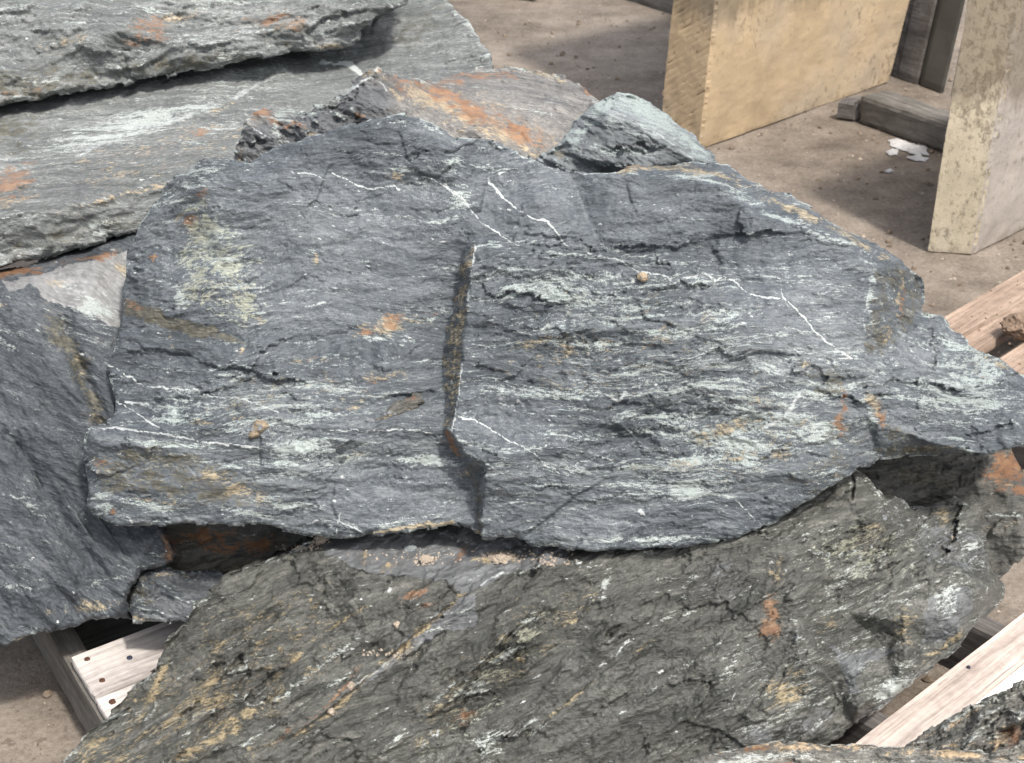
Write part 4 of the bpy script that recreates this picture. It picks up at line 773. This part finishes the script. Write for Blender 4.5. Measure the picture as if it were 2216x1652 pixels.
rock('boulder', 'big blue-grey slate boulder with a vertical crack and white veins, on top of the pile', 'boulder', M_main,
  [(194,931),(202,926),(234,922),(236,910),(248,892),(250,867),(245,849),(236,816),(233,791),(248,755),(265,683),(266,651),(270,604),(274,546),(277,533),(288,527),(299,504),(301,490),(317,464),(331,446),(347,425),(353,407),(378,385),(403,378),(419,356),(443,342),(475,338),(508,346),(540,350),(562,338),(612,317),(666,295),(720,284),(760,270),(798,257),(828,256),(870,248),(911,256),(939,270),(968,284),(990,299),(1022,299),(1062,306),(1098,320),(1134,335),(1166,349),(1195,360),(1231,371),(1285,374),(1321,374),(1343,364),(1379,356),(1429,355),(1507,353),(1573,356),(1591,367),(1616,389),(1649,400),(1677,418),(1710,421),(1749,446),(1778,464),(1800,482),(1832,500),(1879,522),(1915,540),(1951,562),(1973,583),(1984,592),(1998,611),(2001,651),(1994,669),(2001,679),(2037,687),(2066,715),(2095,744),(2138,769),(2174,784),(2216,813),(2236,840),(2246,890),(2238,940),(2216,964),(2185,971),(2156,982),(2131,985),(2102,984),(1994,984),(1958,989),(1904,993),(1883,1007),(1850,1018),(1829,1032),(1778,1065),(1731,1093),(1706,1116),(1670,1134),(1634,1148),(1598,1163),(1544,1174),(1490,1181),(1418,1188),(1339,1186),(1271,1192),(1220,1184),(1148,1181),(1130,1166),(1116,1161),(1087,1163),(1051,1168),(1040,1166),(1029,1149),(986,1136),(925,1145),(871,1152),(806,1159),(745,1166),(709,1165),(666,1159),(634,1152),(590,1141),(540,1136),(468,1135),(396,1135),(324,1138),(252,1138),(230,1129),(202,1112),(191,1098),(187,1080),(194,1062),(191,1036),(180,975),(184,953)],
  cA + cB + cC[1:] + cD[1:] + cR + [
   (180,925,2.26),(250,890,2.30),(228,800,2.36),(262,690,2.42),(270,550,2.49),(340,430,2.50),(440,338,2.48),(560,336,2.465),(720,280,2.46),(830,250,2.465),(940,268,2.465),(1060,304,2.50),(1166,348,2.47),(1230,372,2.47),
   (440,410,2.44),(490,560,2.392),(560,710,2.35),(560,400,2.415),(800,300,2.443),(700,600,2.378),(960,320,2.435),(1015,470,2.405),(850,500,2.405),(860,680,2.365),(700,745,2.342),(450,760,2.342),(330,690,2.385),
   (800,840,2.268),(450,850,2.272),(700,925,2.20),(570,935,2.20),(400,930,2.215),(205,945,2.235),(860,930,2.20),
   (185,1100,2.22),(252,1140,2.195),(400,1060,2.185),(560,1010,2.19),(690,1020,2.185),(400,1140,2.175),(600,1142,2.165),(720,1100,2.165),(745,1168,2.155),(900,1040,2.188),(900,1100,2.172),(986,1136,2.168),
   (1055,395,2.45),(1040,470,2.415),(1220,545,2.385),(1130,530,2.385),(1300,530,2.392),(1530,545,2.385),(1400,545,2.392),(1560,520,2.395),(1380,440,2.408),(1180,430,2.412),
   (1250,750,2.262),(1245,700,2.28),(1400,700,2.27),(1270,870,2.19),(1255,940,2.175),(1245,1010,2.155),(1190,940,2.165),(1330,880,2.205),(1350,970,2.175),(1450,950,2.18),(1420,1060,2.15),(1650,700,2.275),(1600,600,2.345),(1700,860,2.225),(1560,880,2.205),(1600,1000,2.17),(1750,800,2.255),(1150,1180,2.135),(1300,1192,2.13),(1500,1182,2.135),(1200,1080,2.145),(1500,1080,2.145),(1640,1148,2.15),(1780,1066,2.175),(1734,1000,2.178),(1650,930,2.195),
   (1830,1034,2.195),(1800,920,2.215),(1870,900,2.24),(1904,994,2.26),(1994,985,2.30),(2102,985,2.28),(1900,920,2.235),(2030,962,2.235),(1960,935,2.24),(2131,988,2.215),(2216,966,2.225),(2340,930,2.26),
   (1430,352,2.55),(1590,362,2.57),(1710,420,2.52),(1832,498,2.48),(1951,560,2.47),(2000,640,2.52),(1985,600,2.50),(1990,690,2.44),(1900,770,2.315),(1940,770,2.345),(1920,850,2.27),(2001,679,2.46),(2095,744,2.47),(2216,812,2.43),(2310,850,2.44),(2080,850,2.32),(2190,900,2.28)],
  creases=[cA, cB, cC, cD, cR, [(440,410,2.44),(490,560,2.392),(560,710,2.35)], [(205,945,2.235),(400,930,2.215),(570,935,2.20),(700,925,2.20),(860,930,2.20),(962,927,2.215)], [(1015,470,2.405),(1130,530,2.385),(1220,545,2.385),(1400,545,2.392),(1530,545,2.385),(1560,520,2.395)], [(1250,750,2.262),(1270,870,2.19),(1255,940,2.175),(1245,1010,2.155)], [(1855,760,2.285),(1870,900,2.24),(1900,920,2.235),(1960,935,2.24),(2030,962,2.235),(2131,988,2.215)],[(1015,470,2.405),(960,320,2.435)],[(1015,470,2.405),(1029,514,2.385)]],
  fol=-2, step=2.6, seed=1, thick=.42, plate=.003, plate_n=5, und=.005, fine=.0010, chip=.013, warp=8, soft=2, jitter=3.5, roll=9, rolld=.010,
  cols=[('lichen','poly',[(440,412),(470,500),(495,570),(562,712),(500,700),(390,640),(375,560),(400,470)],.42),('lichen',450,500,46,66,-28,.85),('lichen',495,580,56,80,-28,.8),('lichen',535,665,36,60,-25,.8),('pale',480,560,50,110,-28,.45),('tan',520,640,30,50,-25,.6),('lichen',430,620,50,40,-20,.5),('pale',430,590,40,30,0,.4),('tan',560,690,14,20,0,.7),('pale',460,520,34,70,-30,.55),('tan',425,490,34,34,20,.75),('pale',500,600,46,90,-25,.5),('tan',480,620,60,60,0,.40),('rust',408,476,20,14,0,.8),('rust',440,412,14,12,0,.9),('tan',395,465,30,8,-10,.6),('tan',540,680,26,30,0,.6),('pale',385,640,14,26,-20,.75),('vein',380,640,7,20,-15,.5),('tan',445,640,40,16,20,.5),
   ('olive','poly',[(272,648),(300,655),(370,690),(430,700),(490,720),(540,745),(470,738),(400,722),(340,705),(270,680)],1.0),('rust',290,660,24,12,20,.4),('rust',330,556,20,10,10,.6),('tan',372,738,10,20,-15,.6),('tan',518,760,7,22,0,.8),('tan',445,350,60,10,-10,.3),('pale',440,375,60,22,-20,.5),('pale',380,420,40,24,-45,.4),
   ('tan',840,705,75,20,-10,.8),('rust',855,695,32,14,-10,.95),('rust',795,715,22,14,0,.8),('rust',928,680,26,7,-15,.6),('pale',820,730,70,10,-8,.6),('pale',930,690,30,8,-20,.5),('tan',680,560,7,24,0,.85),('pale',670,550,16,10,0,.4),('vein',[(662,664),(685,660),(705,654)],3,.75),('pale',700,745,120,16,-14,.38),('rust',660,778,50,10,-8,.45),('tan',690,780,60,9,-5,.5),('rust',820,822,40,6,-8,.5),('tan',830,815,60,7,-10,.6),
   ('pale',985,350,22,26,40,.75),('pale',1000,430,26,34,60,.75),('vein',1008,440,8,14,0,.55),('vein',[(960,395),(985,415),(1000,435),(1012,450)],4,.5),('pale',950,480,50,14,-25,.65),('pale',900,410,40,18,0,.4),('tan',855,380,22,10,0,.8),('rust',850,385,10,8,0,.5),('pale',860,370,40,16,0,.5),('pale',820,265,120,10,-2,.5),('pale',950,280,50,8,25,.5),('vein',[(1040,330),(1062,352),(1058,392)],4,.35),('pale',745,380,24,12,10,.7),
   ('pale',560,850,420,90,-4,.34),('pale',700,800,280,40,-8,.34),('pale',420,830,160,30,3,.3),('tan',640,850,300,60,-5,.24),('tan',1350,760,420,160,-3,.20),('pale',640,965,60,20,0,.75),('pale',610,1000,30,24,0,.4),('pale',930,1000,90,14,8,.75),('pale',760,990,90,10,-8,.5),('tan',780,985,60,8,-10,.5),('pale',340,960,130,10,5,.65),('pale',450,890,160,20,0,.33),('tan',430,915,40,6,5,.5),('tan',520,905,40,6,-10,.5),('pale',700,890,120,14,-14,.5),('tan',740,882,60,8,-8,.4),('tan',480,1040,80,14,22,.75),('tan',540,1070,70,20,15,.6),('olive','poly',[(200,992),(330,963),(400,980),(480,1010),(545,1050),(430,1092),(320,1070),(205,1060)],.55),('olive',430,1070,130,20,8,.7),('rust',215,1012,18,16,0,.6),('rust',240,1110,10,9,0,.8),('pale',320,1095,90,9,10,.65),('tan',350,1088,60,5,8,.6),('pale',225,1090,34,24,40,.7),('pale',610,1090,120,14,6,.65),('pale',540,1110,80,8,10,.5),('pale',500,1010,70,8,12,.6),('tan',[(806,1153),(870,1143),(930,1138),(980,1132)],7,1.2),('pale',830,1135,110,8,-6,.5),
   ('pale',1150,850,170,15,2,.72),('pale',1080,848,60,12,0,.6),('pale',1100,620,90,10,5,.55),('pale',1060,530,40,10,10,.75),('pale',1090,640,50,8,5,.5),('pale',1110,660,60,8,0,.5),('pale',1400,620,430,90,0,.36),('pale',1200,700,220,160,0,.3),('pale',850,420,160,90,10,.24),('pale',1500,700,300,100,0,.3),('pale',1250,740,230,40,0,.35),('tan',1160,740,70,12,-14,.6),('tan',1215,775,40,24,20,.45),('tan',1250,640,20,14,30,.6),('pale',1330,600,150,12,0,.45),('pale',1330,700,150,18,-14,.4),('pale',1480,580,60,12,0,.5),('vein',1335,770,18,12,-20,.6),('vein',[(1320,745),(1335,768),(1345,785)],5,.4),('vein',[(1312,858),(1340,868),(1355,850)],6,.65),('pale',1430,905,110,14,3,.75),('pale',1360,895,60,10,5,.5),('pale',1540,920,130,40,-14,.5),('tan',1580,930,130,22,-15,.6),('tan',1600,870,60,16,-10,.4),('pale',1500,1000,160,26,-5,.55),('tan',1430,1010,100,14,-4,.5),('pale',1490,1062,46,30,-5,.95),('pale',1400,1010,80,12,-5,.6),('pale',1380,1168,110,10,-3,.65),('pale',1250,1100,120,8,-20,.35),('pale',1620,930,200,110,-25,.42),('tan',1640,960,150,70,-25,.34),('pale',1750,960,90,120,10,.36),('pale',1480,1040,220,60,-5,.36),('pale',1150,900,200,180,0,.25),('pale',1400,830,260,60,-5,.34),('tan',1660,905,70,14,-25,.45),
   ('vein',[(1728,855),(1712,885),(1690,905),(1665,920),(1648,932)],8,.62),('vein',[(1750,800),(1742,830)],5,.5),('tan',1745,790,20,16,0,.5),('rust',1818,920,17,34,0,.75),('rust',1822,870,8,40,0,.7),('olive',1810,930,60,60,0,.55),('olive',1790,1020,90,60,-30,.4),('olive',1800,830,50,40,0,.6),('tan',1890,880,14,50,-30,.8),('rust',1908,900,12,26,-20,.8),('pale',1880,900,16,40,-20,.6),('tan',1770,1050,60,20,-30,.3),('rust',1840,780,8,14,0,.7),
   ('olive','poly',[(1890,590),(1940,572),(1990,600),(1996,670),(1960,722),(1905,768),(1862,758),(1885,680)],.5),('tan',1945,640,9,60,12,.75),('rust',1950,660,7,40,10,.5),('tan',1925,720,8,50,20,.7),('rust',1885,730,14,40,20,.5),('pale',1885,640,8,70,5,.6),('vein',[(1885,590),(1880,640),(1868,690),(1872,715)],4,.5),('vein',1825,524,28,12,15,.75),('pale',1760,500,90,9,22,.6),('pale',1650,450,120,10,28,.55),('tan',[(1345,366),(1430,364),(1520,372),(1590,385),(1650,425),(1740,465),(1830,510),(1920,560)],13,.62),('pale',[(1330,372),(1430,372),(1530,388),(1600,415),(1680,470),(1780,500)],14,.55),('pale',1480,372,150,9,3,.45),('tan',1450,360,120,5,0,.7),('tan',1640,395,90,7,28,.6),('rust',1370,362,40,4,-4,.7),('tan',1800,480,60,5,30,.5),('olive',1960,975,90,14,-3,.9),('tan',1990,972,110,6,-3,.6),('olive',1930,940,40,24,0,.6),  # tan and pale strips along the top edge paint in its sunlit brightness
   ('pale',2080,860,160,60,5,.40),('pale',2100,770,90,30,30,.45),('tan',2170,790,60,8,25,.7),('tan',2110,795,12,10,0,.7),('rust',2125,815,10,8,0,.6),('pale',2130,880,60,12,0,.5),('pale',2080,960,60,8,30,.5),
   ('rust',[(968,936),(978,955),(992,985)],8,1.1),('tan','poly',[(1029,520),(1022,590),(1009,680),(999,755),(998,800),(987,865),(972,928),(962,920),(962,860),(960,790),(968,715),(984,640),(1003,560)],.5),('olive','poly',[(1029,520),(1022,590),(1009,680),(999,755),(998,800),(987,865),(972,928),(962,920),(962,860),(960,790),(968,715),(984,640),(1003,560)],.6),('tan',[(1013,575),(992,690),(982,790),(974,880)],4,.9),('tan',[(1002,600),(980,700),(970,800),(967,890)],4,.8),('olive',[(1010,1000),(1035,1050),(1038,1110),(1037,1160)],9,.6),('tan',1005,1030,16,20,0,.5),('tan',1032,1156,6,12,0,.9),('vein',[(1026,530),(1020,600),(1012,650)],4,.7),('vein',[(1000,790),(994,850),(984,900),(978,930)],3.5,.75),
   ('vein',[(233,788),(250,797),(275,815),(310,836),(370,840),(420,845),(455,857),(480,862),(510,860),(560,875),(600,892)],2.4,1.),('vein',[(250,868),(275,882),(300,897),(320,912),(345,925)],2.1,.9),('vein',[(200,928),(260,928),(310,933),(360,942),(430,955),(500,963),(562,970)],2.8,1.),('vein',[(270,870),(320,876)],4,.7),
   ('vein',[(1058,396),(1087,425),(1123,457),(1152,472),(1188,482),(1209,511),(1227,536)],2.8,1.),('vein',[(1271,546),(1339,564),(1386,589),(1440,597),(1458,611),(1490,600),(1526,593),(1548,607),(1566,600),(1598,615),(1613,633),(1649,643),(1692,647),(1717,665),(1742,690),(1764,715),(1789,741),(1814,759),(1845,777)],2.4,.98),('vein',[(1690,622),(1696,650),(1706,672)],3.2,.7),('vein',[(1200,500),(1220,528),(1240,540)],1.6,.6),
   ('vein',[(630,374),(680,378),(702,389)],1.8,.8),('vein',[(716,374),(749,389),(774,400),(806,410),(835,405),(853,403),(864,414)],2.2,.9),('vein',[(911,382),(940,389),(968,407),(1004,432),(1015,450),(1040,482),(1087,511),(1123,533)],2.,.85),('vein',[(990,903),(1022,908),(1055,924),(1091,950),(1134,967),(1163,989),(1213,1025)],2.1,.9),('vein',[(1228,1029),(1249,1003),(1303,989),(1340,1000),(1440,1012)],2.,.8),('vein',[(709,931),(781,933),(853,931),(911,933),(961,946)],2.,.85),('vein',[(690,943),(712,940)],2.,.7),
   ('vein',[(248,1112),(274,1120),(288,1132)],2.2,.8),('vein',[(648,1141),(684,1127),(731,1127),(760,1140),(790,1156)],2.,.8),('vein',[(735,1110),(732,1130),(728,1155)],2.4,.7),('vein',[(1590,1080),(1620,1110),(1645,1135)],1.6,.7),('vein',[(750,680),(790,650),(815,640)],2,.45),('vein',[(1384,1105),(1392,1112)],6,.8)],
  feats=[('step',[(1031,512),(1130,530),(1220,547),(1400,550),(1535,540)],.02,70),('step',[(724,338),(706,371),(698,400),(684,432),(666,446),(675,479),(677,518)],.006,30),('step',[(864,284),(873,310),(882,342),(900,360)],-.005,30),('step',[(1055,389),(1044,425),(1040,461)],.008,25),('groove',[(1560,500),(1535,535),(1555,570),(1556,605)],8,.009),('groove',[(1355,395),(1360,430),(1370,445)],3,.005),
   ('groove',[(566,938),(562,970),(563,1012)],2.,.003),('step',[(566,938),(562,970),(563,1012)],-.005,40),('step',[(691,940),(693,980),(688,1025)],-.005,40),('step',[(727,1040),(718,1090),(735,1140)],-.005,45),('bump',1390,965,70,22,20,-.016),('bump',600,1030,140,30,0,.006),('step',[(1130,1166),(1160,1140),(1250,1070),(1330,1030)],-.010,40),
   ('step',[(790,925),(850,905),(900,880),(930,868)],.010,24),('step',[(840,860),(900,850),(950,845)],-.008,18),('step',[(1880,560),(1890,640),(1870,720)],-.003,40),('step',[(1300,880),(1360,930),(1420,990)],.010,30),('groove',[(1248,770),(1262,830),(1272,880)],13,.010),('step',[(1060,690),(1150,725),(1240,715),(1330,690)],.016,50),('step',[(1030,640),(1150,655),(1300,640)],.014,40),('step',[(1440,780),(1560,800),(1680,790)],.018,45),('step',[(1560,790),(1640,760),(1750,770)],-.010,30),('step',[(1000,560),(1120,585),(1260,575),(1420,600)],.014,40),
   ('rough',720,540,260,190,0,.30),('rough',1240,450,260,80,0,.35),('rough',1130,915,130,45,0,.4),('rough',850,1090,160,45,0,.35),('rough',1260,1115,170,36,0,.45),('rough',420,1040,140,40,10,.5),('rough',1700,660,150,100,20,.4),('rough',1300,650,260,120,0,1.5),('rough',1450,900,260,120,0,1.6),('rough',500,880,240,60,0,1.3),('rough',2100,860,130,80,0,1.7)])
# ---- front rocks in the lower right corner
rock('boulder', 'dark layered rock with an orange pocket in the lower right corner, behind the front slab', 'boulder', M_front,
  [(1950,1640),(1962,1614),(2012,1577),(2066,1544),(2138,1508),(2216,1472),(2330,1420),(2330,1690),(1950,1690)],
  [(1940,1650,1.90),(1965,1612,1.93),(2066,1542,1.955),(2216,1470,1.98),(2340,1410,2.0),(2340,1700,1.84),(1940,1700,1.87),(2130,1590,1.90),(2180,1560,1.905),(2216,1590,1.87),(2100,1640,1.86)], fol=-28, step=2.7, seed=12, thick=.22, plate=.010, plate_n=7, back=(.25,.6,-1.),
  cols=[('tan',2070,1560,80,5,-28,.8),('pale',2090,1545,100,7,-28,.7),('rust',2190,1595,24,14,-30,.9),('tan',2170,1600,50,26,-30,.7),('pale',2130,1575,40,5,-28,.6),('pale',2100,1600,80,10,-20,.5),('tan',2080,1615,80,6,-5,.6)], feats=[('bump',2185,1597,40,22,-20,-.02),('rough',2130,1580,140,60,-28,1.5)])
rock('rock_slab', 'grey slab with a tan rim along the bottom edge at the right', 'stone slab', M_front,
  [(1420,1690),(1483,1650),(1537,1631),(1590,1622),(1634,1616),(1677,1607),(1706,1604),(1742,1607),(1796,1609),(1850,1615),(1958,1616),(1976,1620),(2030,1620),(2084,1622),(2140,1626),(2216,1622),(2330,1626),(2330,1790),(1420,1790)],
  [(1400,1700,1.84),(1483,1648,1.86),(1700,1602,1.885),(1960,1614,1.885),(2340,1622,1.88),(1500,1668,1.825),(1700,1632,1.845),(1960,1640,1.85),(2340,1645,1.85),(1400,1800,1.79),(1900,1800,1.80),(2340,1800,1.80)],
  creases=[[(1500,1668,1.825),(1700,1632,1.845),(1960,1640,1.85),(2340,1645,1.85)]], fol=2, step=2.7, seed=13, thick=.3, plate=.005, back=(.1,.3,-1.),
  cols=[('tan',1700,1615,300,12,0,.75),('tan',2080,1632,200,10,2,.8),('rust',1640,1620,40,7,-5,.8),('rust',1860,1622,30,6,0,.5),('vein',2170,1640,40,12,0,.6),('pale',1620,1645,160,12,-8,.7),('rust',1700,1650,30,9,0,.7),('pale',1950,1650,200,12,0,.4)])

# ------------------------------------------------------------------ loose bits
def lump(name, label, cat, mat, x, y, Y, w, h, d=None, seed=0, rot=0., group=None, ang=0.):
    """small irregular stone: w, h in photo units at distance Y"""
    s = Y / math.cos(PITCH) / FPX * 1.0; d = d or (w + h) / 2
    bm = bmesh.new(); bmesh.ops.create_icosphere(bm, subdivisions=4, radius=1)
    rs = np.random.RandomState(seed); pl_ = rs.normal(size=(9, 3)); pl_ /= np.linalg.norm(pl_, axis=1)[:, None]; of = rs.uniform(.55, .95, 9)
    c = np.array([v.co for v in bm.verts])
    for n, q in zip(pl_, of):
        e = c @ n - q; c = c - np.where(e > 0, e * .85, 0)[:, None] * n
    n = fbm(c[:, 0] * 2.1 + seed, c[:, 1] * 2.1 + c[:, 2] * 1.7, seed, 4); n2 = fbm(c[:, 0] * 7 + seed, c[:, 1] * 7 + c[:, 2] * 6, seed + 3, 4, .6); c = c * (1 + .20 * n + .13 * n2)[:, None]
    c *= np.array([w, d, h]) * .5 * s
    ct, st = math.cos(rot), math.sin(rot); c = np.stack([c[:, 0] * ct + c[:, 2] * st, c[:, 1], -c[:, 0] * st + c[:, 2] * ct], 1)
    for v, p in zip(bm.verts, c): v.co = p
    me = bpy.data.meshes.new(name); bm.to_mesh(me); bm.free()
    o = new_obj(name, me, mat, loc=atY(x, y, Y)); return tag(o, label, cat, group)
rock('stone_flake','thin brown-edged flake lying at the foot of the crack in the big boulder','stone chip',M_shade,
  [(786,924),(821,903),(842,885),(871,863),(896,852),(916,856),(918,870),(896,886),(867,899),(835,910),(817,924),(795,930)],
  [(780,932,2.212),(920,880,2.235),(918,845,2.245),(850,870,2.232),(850,915,2.212)], fol=-38, step=2.2, seed=33, thick=.03, chip=.003, crack=0, plate=.003, und=.002, jitter=4, roll=6, rolld=.006, back=(0,1,-.7),
  cols=[('tan',[(790,926),(840,905),(900,884),(918,866)],7,.7),('rust',890,862,24,8,-20,.6),('tan',895,860,30,8,-20,.5),('vein',890,872,3,3,0,.9)])
rock('stone_chip','small tan chip on the left ledge of the big boulder','stone chip',M_chip,
  [(540,942),(544,921),(558,910),(576,910),(583,924),(569,935),(554,946),(544,948)],
  [(530,955,2.20),(590,940,2.205),(590,905,2.222),(550,900,2.225),(560,928,2.196)], step=2.2, seed=34, thick=.03, chip=.004, crack=0, plate=.002, und=.002, jitter=3, roll=5, rolld=.006, back=(0,1,-.7))
dg = bpy.context.evaluated_depsgraph_get()
def hit(x, y):
    dg.update()
    d = rays(x, y); d = Vector(d / np.linalg.norm(d))
    ok, p, n, i, o, m = S.ray_cast(dg, Vector(CAM), d); return p.y if ok else 2.2
for (nm, lab, cat, mat, x, y, w, h, dd_, sd2, rt) in [
  ('stone_chip','tiny tan chip on the white vein at the right of the big boulder','stone chip',M_chip,1392,599,26,20,24,5,0.),
  ('pebble','smooth grey pebble on the ledge of the olive boulder','pebble',M_edge,888,1186,30,13,24,6,0.),
  ('sand_clod','pale sand clod in the middle of the dusty ledge','sand clod',M_clod,923,1212,36,20,30,7,.2),
  ('sand_clod','pinkish sand clod on the left rim of the olive boulder, under the big boulder','sand clod',M_clod,692,1170,36,26,30,8,-.4),
  ('sand_clod','crumbled sand heap on the ledge right of the crack','sand clod',M_clod,1085,1206,66,22,50,9,0.),
  ('sand_clod','pink clod on the diagonal seam of the olive boulder','sand clod',M_clod,760,1484,28,20,20,10,-.8),
  ('sand_clod','small pink clod high on the diagonal seam','sand clod',M_clod,858,1352,20,18,18,11,0.),
  ('sand_clod','pale clod low on the diagonal seam at the left','sand clod',M_clod,716,1540,20,26,20,12,0.),
  ('stone_chip','pinkish chip on the right shoulder of the olive boulder','stone chip',M_clod,2064,1166,28,12,18,14,.3)]:
    lump(nm, lab, cat, mat, x, y, hit(x, y) - .002, w, h, dd_, sd2, rt)
ob = lump('stone', 'brown stone lying on the pallet at the right edge', 'stone', M_brown, 2212, 712, atZ(2212, 735, ZU + .0).y, 96, 62, 90, 15)
def blob(name, label, cat, mat, pts, z, th, group=None, seed=0):
    w = [atZ(x, y, z) for x, y in pts]; c = sum(w, Vector()) / len(w)
    fine_ = []
    for i, a in enumerate(w):
        b = w[(i + 1) % len(w)]
        for k in range(5): fine_.append(a.lerp(b, k / 5))
    n = len(fine_); vs = [(0, 0, th)]; fs = []
    for r, hh in ((.55, th * .95), (.9, th * .7), (1., 0)):
        for i, p in enumerate(fine_):
            j = 1 + .30 * float(fbm(np.array([p.x * 70.]), np.array([p.y * 70.]), seed, 4)[0])
            q = (p - c) * r * j; vs.append((q.x, q.y, hh))
    for i in range(n):
        fs.append((0, 1 + i, 1 + (i + 1) % n))
        for k in range(2): fs.append((1 + k * n + i, 1 + (k + 1) * n + i, 1 + (k + 1) * n + (i + 1) % n, 1 + k * n + (i + 1) % n))
    me = bpy.data.meshes.new(name); me.from_pydata(vs, [], fs)
    for p in me.polygons: p.use_smooth = True
    return tag(new_obj(name, me, mat, loc=c), label, cat, group)
G = 'spilled plaster on the ground by the grey timber'
blob('plaster_spill', 'largest white plaster patch, against the grey timber', 'plaster spill', M_plaster, [(1922,302),(1945,302),(1965,310),(1990,318),(2006,318),(2008,332),(1990,338),(1960,328),(1930,318)], .004, .006, G, 1)
blob('plaster_spill', 'small round white plaster patch left of the larger ones', 'plaster spill', M_plaster, [(1917,330),(1930,324),(1945,326),(1942,335),(1925,337)], .004, .006, G, 2)
blob('plaster_spill', 'thin white plaster streak beside the mottled block', 'plaster spill', M_plaster, [(1962,341),(1985,338),(2008,344),(2006,350),(1980,348)], .004, .005, G, 3)
blob('plaster_spill', 'tiny isolated white plaster spot out on the bare ground', 'plaster spill', M_plaster, [(1914,370),(1926,367),(1934,371),(1922,375)], .004, .005, G, 4)

def grit(name, n, region, mat, smin, smax, seed):
    rs = np.random.RandomState(seed); vs = []; fs = []
    for i in range(n):
        x, y, z = region(rs); s = smin + (smax - smin) * rs.rand() ** 3
        a = rs.rand() * 6.28; b0 = len(vs); k = 6
        for j in range(k):
            r = s * rs.uniform(.6, 1.1); vs.append((x + r * math.cos(a + j * 1.047) * 1.2, y + r * math.sin(a + j * 1.047), z - .001))
        for j in range(k):
            r = s * rs.uniform(.35, .7); vs.append((x + r * math.cos(a + j * 1.047), y + r * math.sin(a + j * 1.047), z + s * rs.uniform(.3, .7)))
        vs.append((x, y, z + s * .75)); t = len(vs) - 1
        for j in range(k):
            q = (j + 1) % k
            fs += [(b0 + j, b0 + q, b0 + k + q, b0 + k + j), (b0 + k + j, b0 + k + q, t)]
    me = bpy.data.meshes.new(name); me.from_pydata(vs, [], fs)
    return tag(new_obj(name, me, mat), kind='stuff')
grit('grit', 2600, lambda r: (r.uniform(-.9, 2.0), r.uniform(1.9, 6.6), .003), M_grit, .0015, .011, 1)
grit('gravel', 500, lambda r: (r.uniform(-.9, 2.0), r.uniform(1.9, 6.6), .003), M_clod, .0015, .008, 2)
grit('sawdust', 300, lambda r: ((lambda p, q: (p.x, p.y, ZU + .001))(A + du * r.uniform(-.1, .9) + eu * r.uniform(0, .3), 0)), M_brown, .0008, .004, 3)

# dust, grains and slate crumbs caught on the ledges
def crumbs(name, n, spots, mat, smin, smax, seed):
    rs = np.random.RandomState(seed); pts = []
    for i in range(n):
        x, y, rx, ry = spots[rs.randint(len(spots))]
        a, q = rs.rand() * 6.28, rs.rand() ** .7
        px, py = x + rx * q * math.cos(a), y + ry * q * math.sin(a)
        d = rays(px, py); d = Vector(d / np.linalg.norm(d)); ok, p_, n_, k_, o_, m_ = S.ray_cast(dg, Vector(CAM), d)
        if ok and n_.z > .15: pts.append(p_)
    it = iter(pts)
    grit(name, len(pts), lambda r_: tuple(next(it)), mat, smin, smax, seed)
dg.update()
crumbs('sand_grains', 900, [(1085,1206,60,16),(1085,1206,30,9),(922,1212,30,12),(640,1186,60,8),(690,1172,26,8),(900,1205,160,22),(1200,1215,50,10),(840,1415,70,10),(1150,1200,100,14)], M_clod, .0008, .0032, 11)
crumbs('slate_crumbs', 420, [(560,925,60,14),(870,900,90,18),(1400,600,120,20),(1250,362,70,8),(1300,770,200,60),(2060,1170,80,50),(1930,1110,50,30),(700,930,140,10),(1090,860,60,30)], M_edge2, .0010, .0045, 12)
